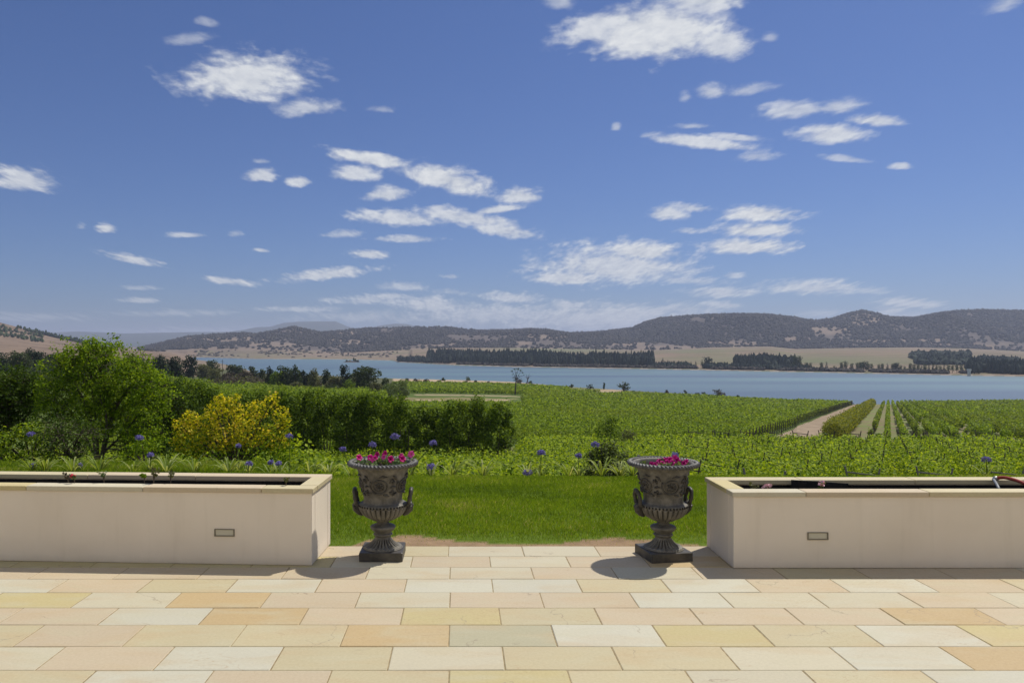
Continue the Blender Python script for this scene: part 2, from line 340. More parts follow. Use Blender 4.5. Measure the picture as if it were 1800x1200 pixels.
m, t = new_mat('planter_soil'); c = ramp(t, noise(t, 30, 6, .7), [(.3, (.010, .008, .007)), (.6, (.035, .025, .02)), (.8, (.07, .05, .04))]); principled(t, c, 1, .1, noise(t, 45, 6, .7), 1, .03); M['soil'] = m

# sandstone (slabs, coping): base tint per slab comes from the Col attribute, veins and iron bands from noise
def sandstone(name, vein=1.0, bump=.25):
    m, t = new_mat(name)
    tc = nn(t, 'ShaderNodeTexCoord').outputs['Object']
    off = nn(t, 'ShaderNodeCombineXYZ'); r = attr(t, 'rnd')
    t.links.new(mth(t, 'MULTIPLY', r, 37.0), off.inputs[0]); t.links.new(mth(t, 'MULTIPLY', r, 91.0), off.inputs[1])
    ad = nn(t, 'ShaderNodeVectorMath', operation='ADD'); t.links.new(tc, ad.inputs[0]); t.links.new(off.outputs[0], ad.inputs[1])
    mp = nn(t, 'ShaderNodeMapping'); t.links.new(ad.outputs[0], mp.inputs[0])
    mp.inputs['Scale'].default_value = (1.0, 2.6, 2.6)
    rot = nn(t, 'ShaderNodeCombineXYZ'); t.links.new(mth(t, 'MULTIPLY', mth(t, 'SUBTRACT', r, .5), 1.6), rot.inputs[2])
    t.links.new(rot.outputs[0], mp.inputs['Rotation'])
    base = attr(t, 'Col', True)
    blot = noise(t, 1.7, 3, .5, mp.outputs[0], .6)
    c = mixc(t, mth(t, 'MULTIPLY', ramp(t, blot, [(.48, (0,0,0)), (.75, (1,1,1))]), .38 * vein), base, (.45, .32, .165))
    c = mixc(t, mth(t, 'MULTIPLY', ramp(t, noise(t, 2.3, 3, .5, mp.outputs[0], .4), [(.5, (0,0,0)), (.75, (1,1,1))]), .35 * vein), c, (.46, .43, .29))
    wv = nn(t, 'ShaderNodeTexNoise'); wv.inputs['Scale'].default_value = 2.4; wv.inputs['Detail'].default_value = 5; wv.inputs['Distortion'].default_value = 1.2
    t.links.new(mp.outputs[0], wv.inputs['Vector'])
    band = mth(t, 'ABSOLUTE', mth(t, 'SUBTRACT', mth(t, 'FRACT', mth(t, 'MULTIPLY', wv.outputs[0], 7.0)), .5))
    lines = ramp(t, band, [(0, (1,1,1)), (.045, (0,0,0))])
    gate = ramp(t, noise(t, 1.1, 2, .5, ad.outputs[0]), [(.5, (0,0,0)), (.62, (1,1,1))])
    c = mixc(t, mth(t, 'MULTIPLY', mth(t, 'MULTIPLY', lines, gate), .4 * vein), c, (.33, .20, .10))
    # hairline crack
    vo = nn(t, 'ShaderNodeTexVoronoi', feature='DISTANCE_TO_EDGE'); vo.inputs['Scale'].default_value = 1.3
    dn = nn(t, 'ShaderNodeTexNoise'); dn.inputs['Scale'].default_value = 5; dn.inputs['Detail'].default_value = 5; t.links.new(ad.outputs[0], dn.inputs['Vector'])
    dv = nn(t, 'ShaderNodeVectorMath', operation='ADD'); t.links.new(ad.outputs[0], dv.inputs[0])
    dsc = nn(t, 'ShaderNodeVectorMath', operation='SCALE'); dsc.inputs['Scale'].default_value = .35; t.links.new(dn.outputs['Color'], dsc.inputs[0]); t.links.new(dsc.outputs[0], dv.inputs[1])
    t.links.new(dv.outputs[0], vo.inputs['Vector'])
    crack = ramp(t, vo.outputs[0], [(0, (1,1,1)), (.006, (0,0,0))])
    g2 = ramp(t, noise(t, 1.9, 1, .5, ad.outputs[0]), [(.56, (0,0,0)), (.6, (1,1,1))])
    crk = mth(t, 'MULTIPLY', crack, g2)
    c = mixc(t, mth(t, 'MULTIPLY', crk, .55 * vein), c, (.22, .17, .12))
    fine = noise(t, 60, 5, .7, tc)
    c = mixc(t, .22, c, ramp(t, fine, [(.3, (.27, .24, .18)), (.7, (.54, .49, .38))]))
    h = mth(t, 'ADD', mth(t, 'MULTIPLY', noise(t, 9, 4, .6, ad.outputs[0]), .6), mth(t, 'MULTIPLY', fine, .12))
    h = mth(t, 'SUBTRACT', h, mth(t, 'MULTIPLY', crk, .3))
    principled(t, c, ramp(t, noise(t, 3, 3), [(.3, (.55,)*3), (.7, (.8,)*3)]), .28, h, bump, .006)
    return m
M['slab'] = sandstone('sandstone_slab', 1.35); M['coping'] = sandstone('sandstone_coping', .55)
m, t = new_mat('mortar'); c = ramp(t, noise(t, 30, 5), [(.3, (.19, .145, .08)), (.7, (.34, .27, .16))]); principled(t, c, .95, .1); M['mortar'] = m
m, t = new_mat('cream_render')
c = mixc(t, ramp(t, noise(t, 1.3, 4, .6), [(.35, (0,0,0)), (.7, (1,1,1))]), (.78, .695, .575), (.72, .635, .515))
gz = nn(t, 'ShaderNodeSeparateXYZ'); t.links.new(nn(t, 'ShaderNodeTexCoord').outputs['Object'], gz.inputs[0])
spl = mth(t, 'MULTIPLY', ramp(t, mth(t, 'ADD', gz.outputs[2], mth(t, 'MULTIPLY', noise(t, 5, 5), .08)), [(.03, (1,1,1)), (.10, (0,0,0))]), .35)
c = mixc(t, spl, c, (.45, .38, .28))
mpS = nn(t, 'ShaderNodeMapping'); mpS.inputs['Scale'].default_value = (9, 9, .8); t.links.new(nn(t, 'ShaderNodeTexCoord').outputs['Object'], mpS.inputs[0])
c = mixc(t, mth(t, 'MULTIPLY', ramp(t, noise(t, 1.0, 4, .6, mpS.outputs[0]), [(.55, (0,0,0)), (.75, (1,1,1))]), .16), c, (.50, .43, .32))
principled(t, c, .85, .2, noise(t, 160, 4, .6), .25, .002); M['render'] = m

# aged bronze-grey urn
m, t = new_mat('urn_stone')
c = ramp(t, noise(t, 13, 6, .65), [(.3, (.05, .046, .038)), (.5, (.12, .110, .090)), (.72, (.23, .21, .17))])
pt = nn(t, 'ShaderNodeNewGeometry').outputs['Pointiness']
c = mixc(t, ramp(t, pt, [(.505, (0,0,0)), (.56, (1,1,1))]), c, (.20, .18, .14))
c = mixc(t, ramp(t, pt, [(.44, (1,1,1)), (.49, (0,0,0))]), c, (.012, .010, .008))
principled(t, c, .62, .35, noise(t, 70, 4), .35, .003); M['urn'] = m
m, t = new_mat('urn_dark'); c = ramp(t, noise(t, 15, 5, .6), [(.3, (.028, .025, .021)), (.7, (.085, .075, .06))]); principled(t, c, .5, .4, noise(t, 60, 4), .3, .003); M['urn_dark'] = m
m, t = new_mat('urn_relief'); c = ramp(t, noise(t, 22, 5, .6), [(.3, (.03, .027, .022)), (.7, (.11, .10, .08))]); principled(t, c, .6, .35); M['urn_relief'] = m
m, t = new_mat('urn_rope'); c = ramp(t, noise(t, 25, 5, .6), [(.3, (.04, .04, .04)), (.7, (.12, .115, .11))]); principled(t, c, .55, .4, noise(t, 80, 4), .3, .003); M['urn_rope'] = m
m, t = new_mat('white_paint'); principled(t, (.75, .74, .70), .5, .4); M['white_paint'] = m
m, t = new_mat('window_glass'); principled(t, (.03, .035, .04), .05, .6); M['pane'] = m
# terrain: land-cover tint from attribute, broken up at several scales
m, t = new_mat('ground')
tc = nn(t, 'ShaderNodeTexCoord').outputs['Object']
base = attr(t, 'Col', True)
n_a = noise(t, 9.0, 5, .65, tc); n_b = noise(t, .35, 5, .6, tc); n_c = noise(t, .012, 5, .6, tc)
f1 = mth(t, 'MULTIPLY', mth(t, 'ADD', .55, mth(t, 'MULTIPLY', n_a, .9)), mth(t, 'ADD', .65, mth(t, 'MULTIPLY', n_b, .7)))
f1 = mth(t, 'MULTIPLY', f1, mth(t, 'ADD', .75, mth(t, 'MULTIPLY', n_c, .5)))
vm = nn(t, 'ShaderNodeVectorMath', operation='SCALE'); t.links.new(base, vm.inputs[0]); t.links.new(f1, vm.inputs['Scale'])
principled(t, vm.outputs[0], .95, .05, n_a, .5, .03); M['ground'] = m
m, t = new_mat('packed_dirt')
tc = nn(t, 'ShaderNodeTexCoord').outputs['Object']
c = ramp(t, noise(t, .5, 6, .65, tc), [(.25, (.17, .125, .085)), (.5, (.27, .21, .15)), (.75, (.37, .29, .215))])
principled(t, c, .95, .05); M['dirt'] = m
m, t = new_mat('lake_water')
tc = nn(t, 'ShaderNodeTexCoord').outputs['Object']
mp = nn(t, 'ShaderNodeMapping'); mp.inputs['Scale'].default_value = (.0016, .010, 1); t.links.new(tc, mp.inputs[0])
c = ramp(t, noise(t, 1.0, 4, .55, mp.outputs[0]), [(.34, (.055, .095, .145)), (.5, (.08, .135, .175)), (.66, (.105, .18, .195))])
mp2 = nn(t, 'ShaderNodeMapping'); mp2.inputs['Scale'].default_value = (.35, .8, 1); t.links.new(tc, mp2.inputs[0])
principled(t, c, .42, .35, noise(t, 1.0, 4, .6, mp2.outputs[0]), .35, .6); M['water'] = m

# ------------------------------------------------------------------ terrain
LAKE = -28.34
def U(px): return (px - PX) / F
def bear(u): return PX + u * F
shore_px = [345, 400, 450, 600, 700, 800, 900, 1000, 1150, 1240, 1300, 1400, 1500, 1650, 1800, 2400]
shore_n  = [1650, 1200, 830, 740, 690, 665, 630, 552, 490, 462, 432, 402, 388, 386, 396, 400]
far_px   = [345, 450, 600, 690, 700, 800, 900, 1150, 1350, 1500, 1650, 1800, 2400]
far_n    = [2000, 1740, 1700, 1560, 1390, 1176, 1081, 975, 889, 833, 780, 740, 650]
ridA = [(-600,614),(200,614),(240,612),(270,606),(300,598),(330,591),(380,588),(430,585),(450,587),(485,581),(517,574),(562,584.5),(610,580.5),(645,576.5),(700,575.5),(750,574.5),(787,575),(825,579),(862,581),(900,580),(930,578),(962,579.5),(1000,585.5),(1050,583.5),(1080,580),(1112,576.5),(1137,565),(1162,559),(1200,556),(1250,553),(1300,552),(1350,552.5),(1387,556),(1420,562),(1435,563.5),(1462,560.5),(1490,551.5),(1515,546),(1540,550.5),(1562,557),(1605,559),(1637,552.5),(1675,547),(1720,545),(1800,545),(1900,548),(2400,560)]
footA = [(-600,613),(240,613),(450,612),(600,619),(700,614),(800,611),(900,611),(1000,613),(1150,615),(1250,610),(1350,608.5),(1400,613),(1500,611),(1600,610),(1700,612),(1800,617),(2400,620)]
ridB = [(-600,590),(0,588),(63,583.5),(100,584),(138,582.5),(183,584),(217,586),(300,584),(400,583),(425,580),(450,575),(475,574),(500,567),(525,565),(590,564.5),(612,574),(640,580),(665,572.5),(695,568.5),(715,569.5),(735,574),(770,582),(850,579),(870,577),(890,578),(930,584),(1200,590),(1800,590),(2400,590)]
hillL = [(-600,520),(-200,545),(0,566),(30,574),(60,584),(100,594),(147,604),(200,611),(250,616),(345,622)]
def ip(tab, px): return np.interp(px, [a for a, b in tab], [b for a, b in tab])
def zpx(y, Y): return CH - (y - PY) * Y / F
NEAR = [(-60, -.06), (6.2, -.06), (6.4, -.035), (8, -.08), (11.3, -.30), (14.5, -.62), (18, -1.15), (22, -2.3), (28, -4.6), (32, -5.2), (55, -7.4), (85, -10.2), (92, -10.6)]
def profile(px):
    k = list(NEAR)
    wr = min(1.0, max(0.0, (px - 470) / 110.0)); wr = wr * wr * (3 - 2 * wr)
    for q_, zr_ in ((5, -.95), (6, -2.35), (7, -3.7), (8, -4.65)):      # 14.5, 18, 22, 28 m: the bank is steeper on the right
        k[q_] = (k[q_][0], k[q_][1] * (1 - wr) + zr_ * wr)
    if px < 345:
        zz = float(np.interp(px, [-600, 0, 250, 345], [-4, -6, -9, -14]))
        k += [(150, -9.3), (250, -10.2), (500, -9 + zz * .3), (900, zz), (1300, zz + .35 * (zpx(float(ip(hillL, px)), 1650) - zz)),
              (1650, zpx(float(ip(hillL, px)), 1650)), (1850, zpx(float(ip(hillL, px)), 1650) * .6 - 6), (2300, -14)]
    else:
        n_ = float(np.interp(px, shore_px, shore_n)); f_ = float(np.interp(px, far_px, far_n))
        if px < 680:
            w_ = min(1, (px - 345) / 200)
            k += [(150, -9.6 - .9 * w_), (250, -12.0 - 1.5 * w_), (340, -14.6 - 1.8 * w_)]
        elif px > 1000 and px < 1400:
            k += [(n_ * .8, -10.6 - (LAKE * -1 - 10.6 - 2.2) * (n_ * .8 - 92) / (n_ * .8 + 20 - 92))]
        k += [(n_, LAKE + .35), (n_ * 1.012, LAKE - 1.2), (n_ * 1.06, LAKE - 3.5), (f_ * .96, LAKE - 3.5), (f_ * .995, LAKE - .8), (f_, LAKE + .25), (f_ * 1.01, LAKE + 1.1)]
    ft = float(ip(footA, px)); ra = float(ip(ridA, px))
    if px >= 345: k += [(min(2200, max(1.25 * k[-1][0], 1500 if px > 720 else 2050)), zpx(ft + 7, 1500) if px > 720 else LAKE + 5)]
    if k[-1][0] < 2290: k += [(2300, zpx(ft, 2300))]
    zr = zpx(ra, 3100)
    k += [(2650, zpx(ft, 2300) + .55 * (zr - zpx(ft, 2300))), (3100, zr), (3400, zr * .9 - 10), (4600, -10), (6500, 5)]
    k += [(9000, zpx(float(ip(ridB, px)), 9000)), (9600, zpx(float(ip(ridB, px)), 9000) - 5), (12000, 0), (16000, -60)]
    return k
ug = np.concatenate([np.linspace(-2.6, -.66, 36), np.linspace(-.65, .78, 560), np.linspace(.80, 2.6, 36)])
yg = np.concatenate([[-60, 0, 5.9], np.geomspace(6.3, 16000, 600)])
ZT = np.zeros((len(yg), len(ug)))
for j, uu in enumerate(ug):
    pj = bear(uu)
    if 290 < pj < 350:          # the lake narrows and ends here
        wj = (pj - 290) / 60; wj = wj * wj * (3 - 2 * wj)
        ka, kb = profile(290), profile(350)
        ZT[:, j] = np.interp(yg, [a for a, b in ka], [b for a, b in ka]) * (1 - wj) + np.interp(yg, [a for a, b in kb], [b for a, b in kb]) * wj
        continue
    k = profile(pj); ZT[:, j] = np.interp(yg, [a for a, b in k], [b for a, b in k])
# hill relief: spurs and gullies between foot and crest
YY, UU = np.meshgrid(yg, ug, indexing='ij'); XX = UU * np.maximum(YY, 16)
bumpA = np.clip((YY - 2250) / 350, 0, 1) * np.clip((3500 - YY) / 300, 0, 1)
crest = np.exp(-((YY - 3100) / 120.0) ** 2)
ZT += bumpA * (1 - crest) * (fbm(XX / 330, YY / 520, 3, 5) - .5) * 170 * np.clip((ZT + 10) / 80, 0, 1)
zcr = CH - (ip(ridA, bear(UU)) - PY) * 3100 / F
ZT = np.where((YY > 2300) & (YY < 3095), np.minimum(ZT, CH + (zcr - CH) * YY / 3100 - 2.5 - 9 * np.clip((3100 - YY) / 500, 0, 1)), ZT)
ZT = np.where((YY > 3105) & (YY < 4600), np.minimum(ZT, CH + (zcr - CH) * YY / 3100 - 6), ZT)
bumpB = np.clip((YY - 6600) / 800, 0, 1) * np.clip((8800 - YY) / 300, 0, 1)
ZT += bumpB * (fbm(XX / 900, YY / 1500, 9, 4) - .6) * 120
ZT += np.clip((YY - 15) / 30, 0, 1) * np.clip((350 - YY) / 100, 0, 1) * (fbm(XX / 14, YY / 14, 21, 2) - .5) * .25
def H(x, y):
    x = np.asarray(x, float); y = np.asarray(y, float)
    uu = x / np.maximum(y, 16); 
    j = np.clip(np.searchsorted(ug, uu) - 1, 0, len(ug) - 2); i = np.clip(np.searchsorted(yg, y) - 1, 0, len(yg) - 2)
    a = np.clip((uu - ug[j]) / (ug[j + 1] - ug[j]), 0, 1); b = np.clip((y - yg[i]) / (yg[i + 1] - yg[i]), 0, 1)
    return (ZT[i, j] * (1 - a) + ZT[i, j + 1] * a) * (1 - b) + (ZT[i + 1, j] * (1 - a) + ZT[i + 1, j + 1] * a) * b
def Hs(x, y): return float(H(x, y))
def spot(px, py, ymin=14, ymax=2400):
    """ground point that is seen at this bearing and height: first distance whose ground lies on that line"""
    ys = np.geomspace(ymin, ymax, 1200); uu = U(px)
    yp = PY + (CH - H(uu * ys, ys)) * F / ys
    ok = np.where(yp <= py)[0]
    Y = ys[ok[0]] if len(ok) else ymax
    return uu * Y, Y, Hs(uu * Y, Y)
# land cover
px_ = bear(UU); yv = PY + (CH - ZT) * F / np.maximum(YY, 1)
C = np.zeros(ZT.shape + (3,)); C[:] = (.15, .15, .06)
def paint(mask, col, soft=None):
    mk = mask.astype(float)[..., None] if soft is None else soft[..., None]
    C[:] = C * (1 - mk) + np.array(col) * mk
nzA = fbm(XX / 3, YY / 3, 31, 4); nzL = fbm(XX / 60, YY / 60, 35, 4); nzN = fbm(XX / .55, YY / .35, 41, 4); nzF = fbm(XX / 300, YY / 200, 47, 4)
pxn = px_ + (fbm(XX / 9, YY / 9, 51, 3) - .5) * 60; Yn = YY + (fbm(XX / 12, YY / 12, 53, 3) - .5) * 22
paint(YY < 11.6, (.10, .15, .020))
bare_edge = 6.42 + .6 * np.clip(nzN - .38, 0, 1) + .30 * np.exp(-((XX + .30) / .45) ** 2) + .32 * np.exp(-((XX - 1.35) / .5) ** 2)
paint((YY < bare_edge), (.27, .185, .115))
paint((YY > 11.4) & (YY < 14.5), (.085, .09, .03)); paint((YY > 11.4) & (YY < 18) & (px_ < 560), (.10, .15, .02))
paint((YY >= 14.5) & (YY < 26), (.065, .095, .020))
paint((YY >= 26) & (YY < 90), (.10, .115, .035))
rx0 = XX - .5626 * YY
paint((YY >= 86) & (YY < 95), (.12, .125, .045))
paint((YY >= 90) & (YY < 430) & (rx0 > -9.3), (.19, .165, .095))
paint((YY >= 90) & (YY < 430) & (rx0 > -9.3) & (nzA > .53), (.16, .19, .07))
paint((YY >= 84) & (YY < 430) & (rx0 > -17.2) & (rx0 < -9.3), (.34, .265, .19))
paint((YY >= 92) & (YY < 430) & (rx0 <= -17.2), (.085, .12, .03))
left = px_ < 700
paint((YY >= 92) & left & (YY < 330), (.09, .125, .03))
paint((YY >= 330) & left & (YY < 1300), (.26, .20, .125)); paint((YY >= 330) & (px_ > 200) & (px_ < 705) & (YY < 1000), (.085, .09, .045))
mid = (px_ >= 690) & (px_ < 1130)
paint((Yn > 195) & (Yn < 252) & (pxn < 905) & (px_ > 690), (.20, .175, .085))
paint((Yn > 205) & (Yn < 226) & (pxn < 790) & (pxn > 728), (.36, .285, .19))
paint((Yn > 226) & (Yn < 244) & (pxn > 855) & (pxn < 905), (.36, .285, .19))
paint((Yn > 266 + (px_ - 830) * .04) & (YY < 281) & (pxn > 745) & (pxn < 915), (.25, .215, .13))
paint((YY > 495) & (YY < 760) & (px_ > 690) & (px_ < 1000), (.36, .28, .19))
paint((yv < 692) & (yv > 684) & (px_ > 1018) & (px_ < 1095) & (YY > 300) & (YY < 700), (.32, .25, .16))
paint((px_ > 1745) & (YY > 385) & (YY < 420), (.15, .09, .07))
# beyond the lake
farland = (ZT > LAKE) & (YY > 700) & (px_ > 345)
paint(farland, (.205, .155, .115)); paint(farland & (nzF > .53), (.165, .135, .095)); paint(farland & (fbm(XX / 90, YY / 30, 57, 3) > .6), (.17, .15, .09))
paint((px_ <= 345) & (YY > 430), (.195, .142, .10)); paint((px_ <= 345) & (YY > 430) & (nzL > .54), (.15, .108, .076))
def blob(cx, cy, rx, ry): return np.exp(-(((px_ - cx) / rx) ** 2 + ((yv - cy) / ry) ** 2) ** 2)
fz = farland & (YY < 2650)
for (cx, cy, rx, ry) in [(960,615,110,5),(1330,632,160,9),(1520,633,130,8),(1235,618,60,4)]:
    s_ = blob(cx, cy, rx, ry) * fz * .5; paint(fz, (.125, .15, .075), s_)
farR = np.interp(px_, far_px, far_n)
paint((px_ > 345) & (YY > farR * .99) & (YY < farR * 1.006), (.27, .235, .20))
hills = (YY > 2250) & (YY < 3700)
paint(hills & (px_ > 200), (.115, .096, .085))
CLEAR = [(615,586,22,5),(600,600,40,5),(640,606,40,3),(960,592,45,5),(910,603,30,4),(1100,604,30,3),(1455,580,40,7),(1520,562,34,12),(1400,596,30,6),(1290,603,60,4),(1560,600,80,4),(1640,598,40,3),(1775,590,24,2.5),(330,596,45,6),(420,598,60,7),(480,606,40,4),(1700,606,90,3),(1180,610,80,2.5),(800,607,60,3)]
for (cx, cy, rx, ry) in CLEAR:
    s_ = np.clip(1.7 - 1.7 * (((px_ - cx) / (rx * 1.25)) ** 2 + ((yv - cy) / (ry * 1.25)) ** 2) + (nzF - .5) * 2, 0, 1) * hills; paint(hills, (.20, .155, .122), s_)
paint(hills & (yv > np.interp(px_, [a for a, b in footA], [b for a, b in footA]) - 2), (.19, .148, .115))
paint((YY > 5200), (.055, .065, .055))
paint((ZT < LAKE - .1), (.12, .18, .19))
g = MB()
Xg = UU * np.maximum(YY, 16.0)
g.grid(np.stack([Xg, YY, ZT], -1), rnd=0.5, col=C.reshape(-1, 3))
o = g.build('ground', M['ground'], smooth=True); tag(o, kind='structure')
# water
wb = MB(); wb.add([[-2500, 300, LAKE], [4000, 300, LAKE], [4000, 2250, LAKE], [-2500, 2250, LAKE]], [[0, 1, 2, 3]])
# keep the sheet inside the basin
wb = MB(); us = U(np.linspace(305, 2400, 96)); rows = []
for fr in np.linspace(0, 1, 14):
    n_ = np.interp(bear(us), shore_px, shore_n) * .97; f_ = np.interp(bear(us), far_px, far_n) * 1.03
    Yw = n_ + (f_ - n_) * fr; rows.append(np.stack([us * Yw, Yw, np.full_like(us, LAKE)], -1))
wb.grid(np.array(rows)); o = wb.build('water', M['water']); tag(o, kind='structure')
# dirt track beside the vines
tb = MB(); ys = np.geomspace(84, 386, 90); xs = np.linspace(-16.8, -9.6, 9); P = np.zeros((90, 9, 3))
for a_, y_ in enumerate(ys):
    for b_, x0 in enumerate(xs):
        e = (fbm(np.array([y_ / 6]), np.array([b_ * 3.]), 5, 2)[0] - .5) * 1.2 if b_ in (0, 8) else 0
        X_ = x0 + e + .5626 * y_; P[a_, b_] = (X_, y_, Hs(X_, y_) + .07 - (.03 if b_ in (2, 6) else 0))
tb.grid(P); o = tb.build('dirt_track', M['dirt'], smooth=True); tag(o, kind='structure')

# ------------------------------------------------------------------ terrace paving
TINT = {'W': (.485,.44,.315), 'C': (.46,.395,.235), 'Y': (.455,.38,.17), 'O': (.44,.31,.14), 'P': (.47,.38,.255), 'G': (.36,.335,.215), 'V': (.49,.47,.37)}
LINES = [6.295, 5.989, 5.696, 5.41, 5.116, 4.815, 4.521, 4.195, 3.889]
while LINES[-1] > -4: LINES.append(LINES[-1] - .304)
JO = [.494, .2158, .5154, .2111, .5238, .234, .5287, .2217, .539]
ROWT = {0: [(600,'P'),(730,'C'),(860,'W'),(1000,'W'),(1120,'P')], 1: [(590,'Y'),(650,'W'),(790,'P'),(930,'W'),(1080,'P'),(1180,'O')],
 2: [(600,'P'),(715,'W'),(860,'W'),(1010,'P'),(1160,'W'),(1300,'P'),(1450,'C'),(1600,'P')],
 3: [(30,'V'),(150,'P'),(310,'C'),(470,'V'),(630,'P'),(790,'V'),(945,'V'),(1100,'C'),(1250,'V'),(1400,'P'),(1550,'V'),(1700,'P'),(1800,'V')],
 4: [(40,'Y'),(200,'W'),(370,'O'),(540,'P'),(700,'W'),(870,'P'),(1040,'P'),(1200,'V'),(1365,'W'),(1520,'W'),(1680,'P')],
 5: [(70,'P'),(245,'V'),(430,'O'),(610,'P'),(790,'Y'),(970,'C'),(1150,'P'),(1320,'P'),(1495,'P'),(1665,'O'),(1780,'P')],
 6: [(0,'O'),(100,'P'),(295,'C'),(495,'C'),(690,'O'),(885,'G'),(1075,'V'),(1265,'Y'),(1450,'C'),(1635,'V'),(1780,'Y')],
 7: [(15,'W'),(140,'P'),(355,'V'),(570,'C'),(780,'W'),(990,'C'),(1200,'C'),(1400,'W'),(1600,'V'),(1780,'O')],
 8: [(60,'C'),(250,'V'),(460,'P'),(680,'C'),(890,'Y'),(1100,'C'),(1300,'W'),(1500,'C'),(1720,'V')]}
pv = MB()
rs = random.Random(3)
for r in range(len(LINES) - 1):
    yb, yf = LINES[r], LINES[r + 1]
    x = JO[r] if r < 9 else (.52 if r % 2 == 0 else .22)
    x0 = x - math.ceil((x + 9) / .603) * .603
    while x0 < 9:
        cx, cy = x0 + .3015, (yb + yf) / 2
        px = PX + cx * F / yf
        if r in ROWT and -60 < px < 1860: k_ = min(ROWT[r], key=lambda q: abs(q[0] - px))[1]
        else: k_ = rs.choice('WWCPVYCPVO')
        tint = np.array(TINT[k_]) * rs.uniform(.96, 1.04)
        w_ = .603 - .0042 + rs.uniform(-.002, .001); d_ = (yb - yf) - rs.uniform(.0035, .0055)
        h0 = rs.uniform(-.0012, .0012)
        n0 = pv.n
        pv.cbox((cx, cy, -.02 + h0), (w_, d_, .04), .0035, rnd=rs.random(), col=tint)
        # riven surface: each slab's plane leans a hair its own way
        vv = pv.v[-1]; vv[16:, 2] += (vv[16:, 0] - cx) * rs.uniform(-.003, .003) + (vv[16:, 1] - cy) * rs.uniform(-.005, .005)
        x0 += .603
o = pv.build('paving', M['slab']); tag(o, kind='structure')
mb = MB(); mb.box((0, 1.14, -.028), (18.1, 10.33, .05)); o = mb.build('paving_bed', M['mortar']); tag(o, kind='structure')

# ------------------------------------------------------------------ unseen facade added behind the viewpoint to bounce sunlight onto the planter fronts
hs_ = empty('bounce_facade', (0, -3.6, 0), 0, 'unseen cream rendered wall added behind the viewpoint to bounce light onto the planters', 'bounce_facade')
hb_ = MB(); HW = 3.3
segs = [(-9, -5.2), (-3.0, -1.5), (1.5, 3.0), (5.2, 9)]
for (xa, xb) in segs: hb_.box(((xa + xb) / 2, -.15, HW / 2), (xb - xa, .3, HW))
hb_.box((0, -.15, HW + .302), (18, .3, .6))
for (xa, xb, z0) in ((-5.2, -3.0, .9), (3.0, 5.2, .9), (-1.5, 1.5, 0)):
    if z0: hb_.box(((xa + xb) / 2, -.152, z0 / 2), (xb - xa - .004, .29, z0))
    hb_.box(((xa + xb) / 2, -.152, 2.3 + (HW - 2.3) / 2), (xb - xa - .004, .29, HW - 2.302))
hb_.build('wall', M['render'], hs_)
for (xa, xb, z0) in ((-5.2, -3.0, .9), (3.0, 5.2, .9), (-1.5, 1.5, 0.02)):
    f_ = MB()
    for c_, d_ in ((((xa + xb) / 2, -.2, z0 + .03), (xb - xa, .06, .06)), (((xa + xb) / 2, -.2, 2.27), (xb - xa, .06, .06)), ((xa + .03, -.2, (z0 + 2.3) / 2), (.058, .058, 2.18 - z0)), ((xb - .03, -.2, (z0 + 2.3) / 2), (.058, .058, 2.18 - z0)), (((xa + xb) / 2, -.2, (z0 + 2.3) / 2), (.05, .057, 2.18 - z0))): f_.box(c_, d_)
    fr_ = f_.build('window' if z0 > .5 else 'door', M['white_paint'], hs_)
    g_ = MB(); g_.box(((xa + xb) / 2, -.205, (z0 + 2.3) / 2), (xb - xa - .12, .008, 2.17 - z0)); g_.build('pane', M['pane'], fr_)

